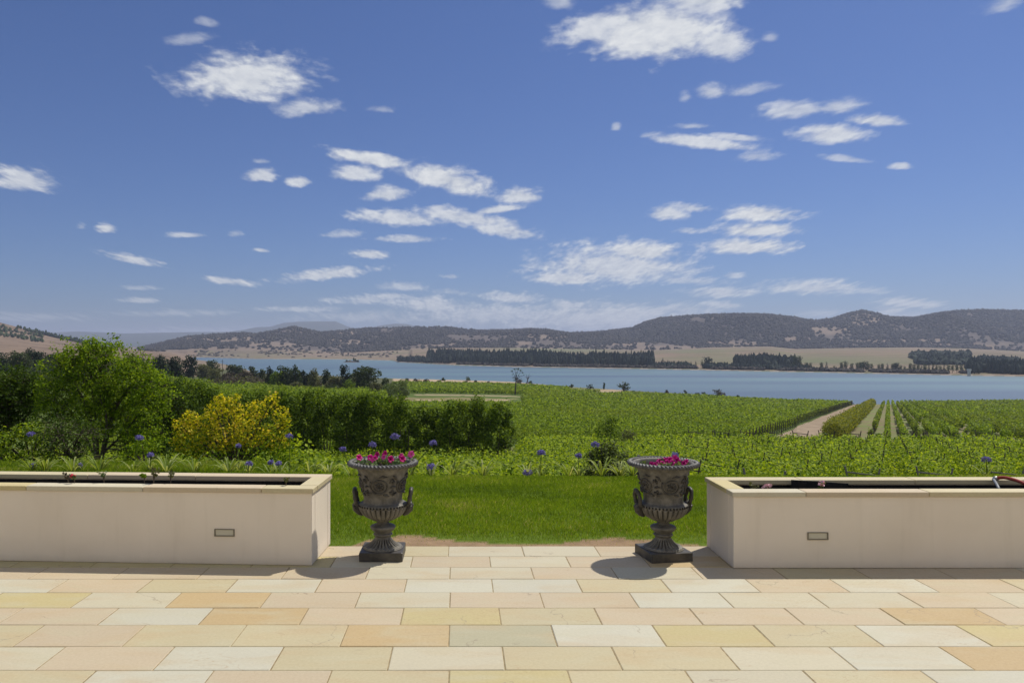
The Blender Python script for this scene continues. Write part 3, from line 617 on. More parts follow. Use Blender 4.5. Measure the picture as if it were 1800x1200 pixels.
# ------------------------------------------------------------------ planters
def planter(name, ox, oy, rz, x0, x1, depth, ht, label, seed, light_x):
    """local frame: front face on y=0, x from x0 to x1"""
    r_ = random.Random(seed)
    root = empty(name, (ox, oy, 0), rz, label, 'planter', 'two rendered planters flanking the lawn opening')
    wt, th, ov = .10, .034, .014
    b = MB(); hb = ht - th; dy = depth
    for z0, z1 in ((0.0, hb),):
        b.box(((x0 + x1) / 2, wt / 2, (z0 + z1) / 2), (x1 - x0, wt, z1 - z0))
        b.box(((x0 + x1) / 2, dy - wt / 2, (z0 + z1) / 2), (x1 - x0, wt, z1 - z0))
        b.box((x0 + wt / 2, dy / 2, (z0 + z1) / 2), (wt, dy - 2 * wt - .002, z1 - z0))
        b.box((x1 - wt / 2, dy / 2, (z0 + z1) / 2), (wt, dy - 2 * wt - .002, z1 - z0))
    bo = b.build('wall', M['render'], root)
    mod = bo.modifiers.new('bevel', 'BEVEL'); mod.width = .008; mod.segments = 3; mod.limit_method = 'ANGLE'
    c = MB(); cw = .14; ln = .92
    def run(xa, xb, yc, start):
        x = xa; first = True
        while x < xb - 1e-6:
            x2 = min(xb, x + (start if first else ln)); first = False
            if xb - x2 < .25: x2 = xb
            k_ = r_.choice('WPCYPCWY')
            c.cbox(((x + x2) / 2, yc, ht - th / 2 + r_.uniform(-.0008, .0008)), (x2 - x - .004, cw, th), .003, rnd=r_.random(), col=np.array(TINT[k_]) * r_.uniform(1.12, 1.24))
            x = x2
    run(x0 - ov, x1 + ov, cw / 2 - ov, .55); run(x0 - ov, x1 + ov, dy - cw / 2 + ov, .75)
    for xc in (x0 + cw / 2 - ov, x1 - cw / 2 + ov):
        c.cbox((xc, dy / 2, ht - th / 2 + .0006), (cw, dy - 2 * (cw - ov) - .006, th), .003, rnd=r_.random(), col=np.array(TINT['Y' if seed == 2 else 'C']) * 1.2)
    c.build('coping', M['coping'], root)
    # black waterproof lining then uneven soil
    l = MB(); e = .004; zt = ht - .046
    for (cx, cy, wx, wy) in (((x0 + x1) / 2, wt + e, x1 - x0 - 2 * wt - .03, .006), ((x0 + x1) / 2, dy - wt - e, x1 - x0 - 2 * wt - .03, .006)):
        l.box((cx, cy, .1 + zt / 2), (wx, wy, zt - .2))
    for cx in (x0 + wt + e, x1 - wt - e): l.box((cx, dy / 2, .1 + zt / 2), (.006, dy - 2 * wt - .03, zt - .2))
    l.build('lining', M['black'], root)
    nx, ny = int((x1 - x0) * 28), 14
    xs = np.linspace(x0 + wt + .002, x1 - wt - .002, nx); ys = np.linspace(wt + .002, dy - wt - .002, ny)
    gx, gy = np.meshgrid(xs, ys, indexing='ij')
    gz = ht - .115 + fbm(gx * 7, gy * 7, seed, 4) * .05 + (fbm(gx * .8, gy * .8, seed + 5, 2) - .4) * .07
    so_ = MB(); so_.grid(np.stack([gx, gy, gz], -1)); so_.build('soil', M['soil'], root, smooth=False)
    # recessed step light: metal frame, lens, dark reveal
    f = MB(); wx, wz = .155, .056; lz = .243; lx = light_x
    f.cbox((lx, -.004, lz + wz / 2 - .003), (wx, .008, .006), .001); f.box((lx, -.005, lz - wz / 2 + .003), (wx, .010, .006))
    f.box((lx - wx / 2 + .004, -.0045, lz), (.008, .009, wz - .0125)); f.box((lx + wx / 2 - .004, -.0045, lz), (.008, .009, wz - .0125))
    li = f.build('step_light', M['light_frame'], root)
    g_ = MB(); g_.box((lx, -.0012, lz + .001), (wx - .0165, .0024, wz - .0125)); g_.build('lens', M['lens'], li)
    return root
m, t = new_mat('step_light_frame'); principled(t, (.20, .18, .135), .5, .5, metallic=.3); M['light_frame'] = m
m, t = new_mat('step_light_lens'); principled(t, (.52, .49, .38), .35, .5); M['lens'] = m
# left: right front corner at (-1.135, 5.735); right: left front corner at (2.03, 5.667)
planter('planter', -1.135, 5.735, math.radians(-3.0), -4.6, 0.0, .625, .585, 'long cream rendered planter with sandstone coping left of the lawn opening', 1, -.672)
planter('planter', 2.03, 5.667, 0.0, 0.0, 4.6, .625, .572, 'long cream rendered planter with sandstone coping right of the lawn opening', 2, .628)

# ------------------------------------------------------------------ urns
def lathe(prof, n=240, mod=None):
    th = np.linspace(0, 2 * math.pi, n, endpoint=False); P = np.zeros((len(prof), n, 3))
    for i, (r, z) in enumerate(prof):
        rr = np.full(n, r) if mod is None else r * mod(th, z, r)
        P[i] = np.stack([rr * np.cos(th), rr * np.sin(th), np.full(n, z)], -1)
    return P
def smooth_prof(pts, n):
    pts = np.array(pts, float); t_ = np.concatenate([[0], np.cumsum(np.linalg.norm(np.diff(pts, axis=0), axis=1))])
    s_ = np.linspace(0, t_[-1], n); return np.c_[np.interp(s_, t_, pts[:, 0]), np.interp(s_, t_, pts[:, 1])]
def cat(pts, n):  # Catmull-Rom profile
    p = np.array(pts, float); p = np.vstack([2 * p[0] - p[1], p, 2 * p[-1] - p[-2]]); o_ = []
    for i in range(1, len(p) - 2):
        for s_ in np.linspace(0, 1, n, endpoint=False):
            o_.append(.5 * ((2 * p[i]) + (-p[i-1] + p[i+1]) * s_ + (2*p[i-1] - 5*p[i] + 4*p[i+1] - p[i+2]) * s_**2 + (-p[i-1] + 3*p[i] - 3*p[i+1] + p[i+2]) * s_**3))
    o_.append(p[-2]); return np.array(o_)
def make_urn(label, loc, rz):
    root = empty('garden_urn', loc, rz, label, 'urn', 'pair of classical urns beside the lawn opening')
    b = MB(); b.cbox((0, 0, .035), (.335, .335, .07), .005); b.build('plinth', M['urn_dark'], root)
    # foot: fluted trumpet, rings, knop
    fl = lambda th, z, r: 1 + (.26 * (np.abs(np.sin(th * 12)) - .6) * np.clip((.150 - z) / .02, 0, 1) * np.clip((z - .082) / .008, 0, 1))
    pf = cat([(.02, .0702), (.145, .0704), (.150, .078), (.143, .085), (.118, .092), (.094, .106), (.077, .122), (.066, .140), (.061, .158), (.066, .166), (.074, .172), (.075, .180), (.066, .187),
              (.070, .198), (.086, .212), (.098, .226), (.100, .236), (.092, .245), (.070, .252), (.052, .262), (.047, .272), (.055, .282)], 5)
    b = MB(); b.grid(lathe(pf, 288, fl), closed=True); b.build('foot', M['urn'], root, smooth=True)
    # bowl: gadrooned lower body, beaded ring, flared upper body
    def gad(th, z, r):
        k_ = np.clip((z - .268) / .03, 0, 1) * np.clip((.402 - z) / .008, 0, 1)
        return 1 + k_ * (.15 * (np.sqrt(np.abs(np.sin(th * 14)) + 1e-4) - .75))
    pb = cat([(.03, .276), (.050, .279), (.078, .290), (.112, .308), (.150, .332), (.174, .364), (.186, .393), (.189, .404), (.189, .418), (.178, .426), (.160, .431), (.153, .445), (.152, .470), (.156, .500),
              (.166, .545), (.175, .590), (.186, .640), (.200, .685), (.216, .708), (.236, .722), (.236, .745), (.222, .748), (.208, .735), (.196, .700), (.19, .66)], 6)
    b = MB(); b.grid(lathe(pb, 336, gad), closed=True)
    for k in range(44):      # beads under the bowl rim
        a_ = k / 44 * 2 * math.pi; c_ = np.array([.190 * math.cos(a_), .190 * math.sin(a_), .411])
        th = np.linspace(0, 2 * math.pi, 8, endpoint=False); ph = np.linspace(.3, math.pi - .3, 4)
        Pq = np.array([[c_ + .0085 * np.array([math.sin(p_) * math.cos(t_), math.sin(p_) * math.sin(t_), math.cos(p_)]) for t_ in th] for p_ in ph])
        b.grid(Pq, closed=True)
    bowl = b.build('bowl', M['urn'], root, smooth=True)
    # relief band: scroll and rosette medallions
    rl = MB()
    def R(z): return float(np.interp(z, [.47, .545, .59, .64, .685], [.155, .166, .175, .186, .200]))
    def pt(a_, z, out_=.002): r_ = R(z) + out_; return (r_ * math.cos(a_), r_ * math.sin(a_), z)
    for k in range(5):
        a0 = -math.pi / 2 + (k - .05) * 2 * math.pi / 5
        for sgn, off in ((1, 0.0),):
            pts = []
            for s_ in np.linspace(0, 1, 46):
                rad = .062 * (1 - s_) ** .8 + .008; an = s_ * 2.35 * 2 * math.pi + 2.6
                pts.append(pt(a0 + off + sgn * rad * math.cos(an) / .17 * 1.05, .578 + rad * math.sin(an) * .95))
            rl.tube(pts, np.linspace(.0085, .0055, 46), 6)
        for q in range(7):     # rosette petals
            an = q / 7 * 2 * math.pi; cx = a0 + .02 * math.cos(an) / .17; cz = .578 + .02 * math.sin(an)
            rl.tube([pt(a0 + .006 * math.cos(an) / .17, .578 + .006 * math.sin(an), .003), pt(cx, cz, .008), pt(a0 + .034 * math.cos(an) / .17, .578 + .034 * math.sin(an), .002)], [.005, .011, .004], 6)
        for q, (dx, dz, l_, an) in enumerate([(.078, .03, .04, .9), (.085, -.01, .045, .1), (.08, -.045, .04, -.8), (-.07, -.055, .05, 3.7), (-.08, .05, .05, 2.3), (.03, -.072, .05, -.2), (.0, .074, .06, .1), (.105, .02, .035, 1.5), (.105, -.03, .03, -1.4)]):
            p0 = (dx, dz); p1 = (dx + l_ * math.cos(an) * .5, dz + l_ * math.sin(an) * .5 + .005); p2 = (dx + l_ * math.cos(an), dz + l_ * math.sin(an))
            rl.tube([pt(a0 + p0[0] / .17, .578 + p0[1] * .95), pt(a0 + p1[0] / .17, .578 + p1[1] * .95, .006), pt(a0 + p2[0] / .17, .578 + p2[1] * .95)], [.005, .0115, .003], 6)
    rl.build('relief_band', M['urn_relief'], root, smooth=True)
    # twisted rope rim
    n_, q_ = 420, 22; th = np.linspace(0, 2 * math.pi, n_, endpoint=False); ph = np.linspace(0, 2 * math.pi, q_, endpoint=False)
    TH, PH = np.meshgrid(th, ph, indexing='ij'); rr = .0165 + .0040 * np.sin(56 * TH + 2 * PH)
    P = np.stack([(.256 + rr * 1.25 * np.cos(PH)) * np.cos(TH), (.256 + rr * 1.25 * np.cos(PH)) * np.sin(TH), .738 + rr * np.sin(PH)], -1)
    P = np.concatenate([P, P[:1]], 0); b = MB(); b.grid(P, closed=True); b.build('rim', M['urn_rope'], root, smooth=True)
    # handles: upright loop standing off each side, leafy mask below
    for sx in (-1, 1):
        h = MB(); pts = []
        for s_ in np.linspace(0, 1, 30):
            an = -.25 * math.pi + s_ * 1.5 * math.pi
            pts.append((sx * (.214 + .010 * math.sin(an)), .046 * math.cos(an), .468 + .062 * math.sin(an)))
        h.tube(pts, [.016 + .002 * math.sin(i * 1.1) for i in range(30)], 10)
        for yy_ in (-.034, .034):
            h.tube([(sx * .208, yy_, .424), (sx * .196, yy_ * .8, .412), (sx * .165, yy_ * .6, .405)], [.014, .017, .014], 8)
        h.tube([(sx * .205, 0, .432), (sx * .214, 0, .405), (sx * .206, 0, .375), (sx * .182, 0, .345), (sx * .160, 0, .325)], [.018, .030, .032, .024, .010], 12)
        for q in range(6):
            an = q / 5 * math.pi - math.pi / 2
            h.tube([(sx * .212, .012 * math.sin(an), .395), (sx * .226, .030 * math.sin(an), .392 - .018 * math.cos(an) + .01), (sx * .205, .040 * math.sin(an), .372)], [.007, .010, .004], 6)
        h.build('handle', M['urn_dark'], root, smooth=True)
    zs = np.linspace(0, 1, 2); th = np.linspace(0, 2 * math.pi, 40, endpoint=False); rr = np.linspace(.003, .205, 14)
    P = np.array([[(r_ * math.cos(a_), r_ * math.sin(a_), .700 + .02 * fbm(np.array([r_ * 30 * math.cos(a_)]), np.array([r_ * 30 * math.sin(a_)]), 3, 3)[0]) for a_ in th] for r_ in rr])
    b = MB(); b.grid(P, closed=True); b.build('soil', M['soil'], root)
    return root
U1 = (-.625, 6.0); U2 = (1.588, 5.985)
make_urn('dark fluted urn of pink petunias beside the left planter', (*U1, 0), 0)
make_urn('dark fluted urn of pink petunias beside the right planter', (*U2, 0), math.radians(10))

def petunias(loc, flowers, seed, label, nleaf):
    r_ = random.Random(seed); root = empty('petunia_plant', (loc[0], loc[1], .71), 0, label, 'flowering plant', 'petunias planted in the urns')
    lf = MB(); cs = []
    for k in range(nleaf):
        a_ = r_.uniform(0, 6.28); d_ = .19 * math.sqrt(r_.random()); cs.append((d_ * math.cos(a_), d_ * math.sin(a_) - .02, r_.uniform(.0, .045)))
    for (fx, fz, s_, fy) in flowers:
        lf.tube([(fx * .8, fy * .9, 0), (fx * .95, fy, (fz) * .5), (fx, fy, fz - .012)], [.0028, .0024, .0022], 5, rnd=.5)
        for k in range(9): cs.append((fx + r_.uniform(-.03, .03), fy + r_.uniform(-.02, .03), max(.0, fz * r_.uniform(.1, .75))))
    lf.leaves(np.array(cs), .042, up=.8, asp=.7); lf.build('leaves', M['petunia_leaf'], root)
    for (fx, fz, s_, fy) in flowers:
        yaw = r_.uniform(-.9, .9) - .1; tilt = r_.uniform(.2, 1.0)
        n_ = 30; th = np.linspace(0, 2 * math.pi, n_, endpoint=False); P = []
        for r0, d0 in ((.004, -.022), (.006, -.010), (.012, -.002), (.021, .002), (.026, .0)):
            k_ = r0 / .026; lob = 1 + .10 * k_ * np.cos(5 * th + .4); q = np.stack([r0 * s_ * lob * np.cos(th), r0 * s_ * lob * np.sin(th), np.full(n_, d0 * s_) + k_ * .0035 * np.sin(th * 5 + seed) + k_ * .002 * np.sin(th * 9)], -1)
            P.append(q)
        P = np.array(P); Mx = Matrix.Rotation(yaw, 3, 'Z') @ Matrix.Rotation(math.pi / 2 - tilt * .6, 3, 'X')
        P = P @ np.array(Mx).T + np.array([fx, fy, fz])
        b = MB(); b.grid(P, closed=True, rnd=r_.random()); b.build('flower', M['petal'], root, smooth=True)
def fl_at(u0, lst):
    o_ = []
    for (px, py, s_, dy) in lst:
        Y = u0[1] + dy; o_.append(((px - PX) * Y / F - u0[0], CH - (py - PY) * Y / F - .71, s_, dy))
    return o_
petunias(U1, fl_at(U1, [(631.5,803.5,1.0,-.05),(651,804,.95,-.05),(659,805,.85,.02),(662.5,799,.95,.06),(674,803,.8,.04),(676,797,1.05,.08),(687,807,1.15,-.10),(705,801,.95,.0),(707.5,806,1.1,-.06),(722.5,798,1.1,.06),(655,808,.7,-.1)]), 4,
         'low petunia plant with scattered pink blooms in the left urn', 60)
petunias(U2, fl_at(U2, [(1145,815.5,.9,-.05),(1151,817,.9,-.12),(1156,814,.95,.0),(1160,811,1.0,.03),(1164,815,1.0,-.08),(1169,809,1.0,.04),(1173,813,1.0,-.05),(1178,808,1.05,.04),(1181,813,.9,-.08),(1186,805,1.1,.05),(1191,809,1.0,0),(1202,814,.8,-.02),(1207,811,.8,.04)]), 9,
         'bunched magenta petunia plant in the right urn', 50)

# ------------------------------------------------------------------ things in the planters
def seedling(px, py, Yd, h, label, mat, petal=None, n=14, tall=False):
    X, Y = (px - PX) * Yd / F, Yd; z = CH - (py - PY) * Yd / F
    root = empty('seedling', (X, Y, z), 0, label, 'seedling', 'young plants set in the planter soil')
    st = MB(); tips = []
    for k in range(5 if not tall else 3):
        a_ = random.uniform(0, 6.28); d_ = h * random.uniform(.2, .6); e = (d_ * math.cos(a_), d_ * math.sin(a_), h * random.uniform(.6, 1))
        st.tube([(0, 0, -.03), (e[0] * .3, e[1] * .3, e[2] * .6), e], [.003, .0022, .0015], 5); tips.append(e)
    st.build('stem', M['bark'], root)
    lf = MB(); cs = [(t_[0] * s_ + random.uniform(-.012, .012), t_[1] * s_ + random.uniform(-.012, .012), t_[2] * s_) for t_ in tips for s_ in np.linspace(.4, 1.02, n // 3)]
    lf.leaves(np.array(cs), .026, up=.5, asp=.65); lf.build('leaves', M[mat], root)
    if petal:
        for t_ in tips[:2]:
            f = MB(); f.leaves(np.array(t_) + rng.normal(size=(16, 3)) * .008, .024, up=.2, asp=.9); f.build('flower', M[petal], root)
seedling(120, 843, 5.98, .055, 'bare dark red seedling beside red flowers in the left planter', 'brown_leaf', None, 9)
seedling(131, 843, 5.95, .04, 'low seedling with small red flowers in the left planter', 'petunia_leaf', 'red_petal')
seedling(183, 842, 6.0, .075, 'slender green seedling towards the middle of the left planter', 'petunia_leaf', None, 18)
seedling(254, 842, 6.0, .05, 'small bright green seedling left of the tallest one in the left planter', 'tree_leaf', None, 18)
seedling(270, 843, 5.95, .10, 'tallest reddish and grey green seedling in the left planter', 'olive', None, 24)
seedling(300, 843, 5.97, .07, 'spreading grey green seedling at right of the tallest in the left planter', 'olive', None, 24)
seedling(503, 848, 5.85, .04, 'tiny seedling near the right end of the left planter', 'olive', None, 12)
seedling(1324, 860, 5.85, .045, 'tiny leafy seedling near the left end of the right planter', 'olive', None, 12)
seedling(1349, 861, 5.85, .035, 'seedling with a pale pink flower in the right planter', 'petunia_leaf', 'pale_petal')
seedling(1443, 860, 5.85, .055, 'seedling with pale flowers in front of the black liner sheet', 'petunia_leaf', 'pale_petal')
lb = MB(); n_ = 16; Pl = []
for s_ in np.linspace(0, 1, n_):
    px = 1391 + 100 * s_; Yd = 6.10 - .10 * s_ + .02 * math.sin(s_ * 9); X = (px - PX) * Yd / F; zt = CH - ((842.8 + 6.5 * s_) - PY) * Yd / F
    Pl.append([(X, Yd, .42), (X, Yd - .004, (zt + .42) / 2), (X, Yd, zt), (X, Yd + .004, zt), (X, Yd + .004, .42)])
lb.grid(np.array(Pl)); o = lb.build('liner_sheet', M['black']); tag(o, 'loose black plastic liner sheet standing up in the right planter', 'plastic sheet')
hr = empty('garden_hose', (0, 0, 0), 0, 'red garden hose with metal fitting resting on the right planter', 'hose')
def P3(px, py, Y): return ((px - PX) * Y / F, Y, CH - (py - PY) * Y / F)
hp = cat([P3(1752, 840, 6.17), P3(1765, 839, 6.12), P3(1782, 842.5, 6.04), P3(1800, 849, 5.94), P3(1830, 862, 5.80), P3(1870, 878, 5.66), P3(1900, 930, 5.60), P3(1912, 985, 5.55)], 8)
b = MB(); b.tube(hp, .0135, 12); b.build('tube', M['hose'], hr, smooth=True)
b = MB(); b.tube([P3(1745, 844, 6.2), P3(1749, 841, 6.18), P3(1754, 840, 6.165)], [.012, .019, .017], 12); b.build('fitting', M['metal'], hr, smooth=True)
b = MB(); b.tube(cat([P3(1746, 842, 6.19), P3(1749, 846, 6.1), P3(1755, 857, 5.98), P3(1760, 872, 5.95)], 6), .011, 10); b.build('standpipe', M['pipe'], hr, smooth=True)

# ------------------------------------------------------------------ lawn grass (uncountable)
def blades(n, xr, yr, hmax, wid, name, cond=None):
    X = rng.uniform(*xr, n); Y = rng.uniform(yr[0], yr[1], n)
    be = 6.42 + .6 * np.clip(fbm(X / .55, Y / .35, 41, 4) - .38, 0, 1) + .30 * np.exp(-((X + .30) / .45) ** 2) + .32 * np.exp(-((X - 1.35) / .5) ** 2)
    bare = Y < be + rng.normal(0, .07, n); keep = (~bare) | (rng.random(n) < .35)
    X, Y, bare = X[keep], Y[keep], bare[keep]; n = len(X); z = H(X, Y)
    patch = fbm(X / .9, Y / .9, 61, 3)
    h = hmax * rng.uniform(.5, 1.1, n) * (.35 + 1.3 * patch) * np.clip((Y - 6.35) / .6, .35, 1)
    h = np.where(bare, h * .35, h); a = rng.uniform(0, 2 * math.pi, n); lean = rng.uniform(.1, .75, n) * h * np.where(bare, 4, 1)
    dx, dy = np.cos(a), np.sin(a); w_ = wid * (Y / 8.5)
    p0 = np.stack([X - dy * w_, Y + dx * w_, z - .004], -1); p1 = np.stack([X + dy * w_, Y - dx * w_, z - .004], -1)
    p2 = np.stack([X + dy * w_ * .7 + dx * lean * .4, Y - dx * w_ * .7 + dy * lean * .4, z + h * .6], -1)
    p3 = np.stack([X + dx * lean, Y + dy * lean, z + h], -1)
    V = np.stack([p0, p1, p2, p3], 1).reshape(-1, 3); f = np.arange(4 * n).reshape(n, 4)
    rn = np.clip(rng.uniform(0, .8, n) * .6 + (patch - .5) * 1.1 + .22 + .25 * (fbm(X / .3, Y / .3, 67, 2) - .5) + (rng.random(n) < .05) * .5, 0, 1); rn = np.where(bare & (rng.random(n) < .85), 1.0, rn)
    b = MB(); b.add(V, f, rnd=np.repeat(rn, 4)); return b.build(name, M['grass'])
o = blades(200000, (-2.6, 4.6), (6.4, 11.7), .045, .0022, 'lawn_grass'); tag(o, 'short mown green lawn grass beyond the paving', 'grass', kind='stuff')
o = blades(70000, (4.4, 11), (6.4, 11.9), .05, .003, 'lawn_grass'); tag(o, 'short green lawn grass behind the right planter', 'grass', kind='stuff')
o = blades(90000, (-11, -1.9), (10.6, 15.5), .10, .004, 'rough_grass'); tag(o, 'longer green grass behind the left planter', 'grass', kind='stuff')

# ------------------------------------------------------------------ agapanthus in the bed at the lawn's edge
def strap_clump(b, c, n, ln, wid, seed):
    r_ = random.Random(seed)
    for k in range(n):
        a_ = r_.uniform(0, 6.28); L_ = ln * r_.uniform(.55, 1.1); out_ = r_.uniform(.35, 1.0); P = []
        for s_ in np.linspace(0, 1, 7):
            d_ = out_ * L_ * s_; z_ = L_ * (math.sin(min(1, s_) * 1.9) * .62 - .18 * s_ * s_ * out_)
            w_ = wid * (1 - s_ ** 3) * (1 if s_ > .05 else .7) + .0006
            cx, cy = c[0] + d_ * math.cos(a_), c[1] + d_ * math.sin(a_)
            P.append([(cx - w_ * math.sin(a_), cy + w_ * math.cos(a_), c[2] + z_), (cx, cy, c[2] + z_ - w_ * .3), (cx + w_ * math.sin(a_), cy - w_ * math.cos(a_), c[2] + z_)])
        b.grid(np.array(P), rnd=min(1, r_.random() ** .8))
def agapanthus(px, py, Yd, size, label, nleaf=16, lean=0):
    X = (px - PX) * Yd / F; z = CH - (py - PY) * Yd / F; bx = X - lean; gz = Hs(bx, Yd)
    root = empty('agapanthus', (bx, Yd, gz), 0, label, 'agapanthus', 'purple agapanthus along the lawn edge')
    b = MB(); strap_clump(b, (0, 0, 0), nleaf, .42, .011, int(px)); b.build('leaves', M['strap'], root)
    hz = z - gz
    b = MB(); b.tube([(0, 0, 0), (lean * .35, 0, hz * .5), (lean, 0, hz)], [.009, .008, .006], 6, rnd=.2); b.build('stem', M['strap'], root)
    b = MB(); r_ = size; dirs = rng.normal(size=(70, 3)); dirs /= np.linalg.norm(dirs, axis=1)[:, None]; dirs[:, 2] = np.where(dirs[:, 2] < -.5, -dirs[:, 2], dirs[:, 2])
    c0 = np.array([lean, 0, hz]); tips = c0 + dirs * r_ * rng.uniform(.72, 1.0, (70, 1)) * np.array([1.1, 1.1, .85])
    for t_ in tips[::4]: b.tube([c0, (c0 + t_) / 2 + (0, 0, .004), t_], .0015, 4, rnd=.3)
    for k in range(4): b.leaves(tips + rng.normal(size=tips.shape) * .007, .028, normal=dirs, up=0, asp=.45)
    b.build('flower_head', M['agapanthus'], root)
AG = [(55,764,12.6,.085,'agapanthus with tall purple head furthest left above the planter',0),(245,770,12.2,.085,'tall purple agapanthus just right of the multi stemmed green tree',.10),
 (264,800,12.0,.06,'small purple agapanthus head low beside the green tree',0),(58,818,12.0,.05,'small agapanthus head barely above the coping at far left',0),
 (141,817,12.2,.04,'pale agapanthus bud just above the coping left of the tree trunk',0),(419,784,12.4,.05,'faded agapanthus head in front of the golden shrub',0),
 (437,816,11.9,.075,'low purple agapanthus head in front of the golden shrub',0),(476,813,12.1,.06,'pale purple agapanthus head beside a darker one near the golden shrub',0),
 (490,815,11.9,.06,'dark purple agapanthus head right of a pale one near the golden shrub',0),(509,767,12.6,.075,'agapanthus head at the right edge of the golden shrub',0),
 (602,790,12.2,.07,'pale flat agapanthus head left of the left urn',-.15),(655,782,12.0,.08,'purple agapanthus head above the left side of the left urn',0),
 (694,768,12.0,.09,'tallest purple agapanthus head above the left urn',0),(762,779,12.0,.075,'agapanthus on a leaning dark stem right of the left urn',.38),
 (758,821,11.7,.09,'low purple agapanthus head just right of the left urn rim',0),(951,796,12.0,.08,'upright purple agapanthus in the middle of the lawn edge',0),
 (928,831,11.7,.10,'low purple agapanthus lying at the middle of the lawn edge',0),(1017,801,12.1,.06,'small purple agapanthus left of the round lawn edge shrub',0),
 (1046,782,12.2,.085,'purple agapanthus head on top of the round lawn edge shrub',0),(1186,800,12.0,.07,'purple agapanthus head behind the right urn petunias',0),
 (1734,808,12.3,.085,'purple agapanthus head beside the hose above the right planter',0)]
for (px, py, Yd, sz, lab, ln) in AG: agapanthus(px, py, Yd, sz * .72, lab, 14, ln)
# strap-leaf clumps without flowers
for i, (px, Yd, lab) in enumerate([(80,12.0,'strappy leaf clump above the planter at far left'),(128,11.9,'pale strappy leaf clump left of the tree trunk'),(176,12.1,'fine strappy clump at the foot of the tree'),
    (293,12.1,'strappy leaf clump between tree and golden shrub'),(342,12.0,'pale strappy leaf clump at the left foot of the golden shrub'),(402,12.0,'tall strappy leaf clump in front of the golden shrub'),
    (545,12.0,'strappy leaf clump right of the golden shrub'),(578,11.8,'strappy leaf clump just left of the left urn'),(795,11.7,'yellow green strappy clump right of the left urn'),
    (850,11.8,'spreading strappy clump between the left urn and the middle'),(1000,11.8,'bleached strappy clump left of the round shrub'),(1058,11.5,'strappy clump in front of the round shrub'),
    (1112,11.6,'dense strappy clump left of the right urn'),(1090,11.9,'strappy clump at the right foot of the round shrub')]):
    X = U(px) * Yd; root = empty('strap_leaf_plant', (X, Yd, Hs(X, Yd)), 0, lab, 'plant', 'strap leaved clumps along the lawn edge')
    b = MB(); strap_clump(b, (0, 0, 0), 24, .50, .012, 100 + i); b.build('leaves', M['strap'], root)

# ------------------------------------------------------------------ foliage bodies
def lobes_leaves(b, lobes, dens, size, up=.3, shell=.55, asp=.55, mi=0):
    for (cx, cy, cz, rx, ry, rz) in lobes:
        n = max(6, int(7.5 * dens * (rx * ry * rz) ** (2 / 3) / size ** 2))
        d = rng.normal(size=(n, 3)); d /= np.linalg.norm(d, axis=1)[:, None]
        rr = (shell + (1.06 - shell) * rng.random(n) ** .7)
        rr *= 1 + .16 * np.sin(d[:, 0] * 7 + cx) * np.sin(d[:, 2] * 6 + cy)
        p = d * rr[:, None] * np.array([rx, ry, rz]) + np.array([cx, cy, cz])
        b.leaves(p, size, normal=d, up=up, asp=asp, mi=mi)
def crown_lobes(w, h, z0, n, seed, shape='round', depth=None):
    r_ = random.Random(seed); out_ = []
    for k in range(n):
        s_ = r_.random(); a_ = r_.uniform(0, 6.28)
        zz = z0 + (h) * (.12 + .80 * ((k + .5) / n))
        fr = (zz - z0) / h
        if shape == 'round': prof = math.sqrt(max(.05, 1 - (2 * fr - .9) ** 2 / 1.25))
        elif shape == 'cone': prof = max(.12, 1 - fr * .92)
        elif shape == 'column': prof = .85 - .35 * fr ** 3
        elif shape == 'flat': prof = .5 + .5 * fr
        else: prof = .8
        rr = w / 2 * prof * r_.uniform(.25, .75)
        q = w * r_.uniform(.15, .26) * (.6 + .5 * prof)
        out_.append((rr * math.cos(a_), rr * math.sin(a_) * (depth or 1), zz, q, q, q * r_.uniform(.65, .95) * min(1.4, max(.6, h / w))))
    return out_
def tree(name, px, base_py, top_py, wpx, kind_mat, label, cat, group=None, shape='round', lob=12, trunkf=.25, Y=None, leaf=None, dens=1.7, barkm='bark', ymin=100, bare=False, shell=.55):
    if Y is None: X, Y, z = spot(px, base_py, ymin)
    else: X = U(px) * Y; z = Hs(X, Y)
    ht = CH - (top_py - PY) * Y / F - z; w_ = wpx * Y / F
    root = empty(name, (X, Y, z - .05), 0, label, cat, group)
    tk = MB(); tr = max(.02, w_ * .035)
    ls = crown_lobes(w_ * .92, ht * (1 - trunkf) , ht * trunkf, lob, int(px * 7 + base_py), shape)
    tk.tube([(0, 0, 0), (tr * .4, 0, ht * .3), (0, 0, ht * .62)], [tr * 1.4, tr, tr * .5], 7)
    for (cx, cy, cz, rx, ry, rz) in ls[::2]:
        tk.tube([(0, 0, ht * trunkf * .7), (cx * .45, cy * .45, (ht * trunkf + cz) / 2), (cx, cy, cz)], [tr * .6, tr * .4, tr * .15], 5)
    tk.build('trunk', M[barkm], root)
    b = MB(); s_ = leaf or max(.07, Y * .0026)
    lobes_leaves(b, ls, dens, s_, shell=shell); b.build('crown', M[kind_mat], root)
    return root

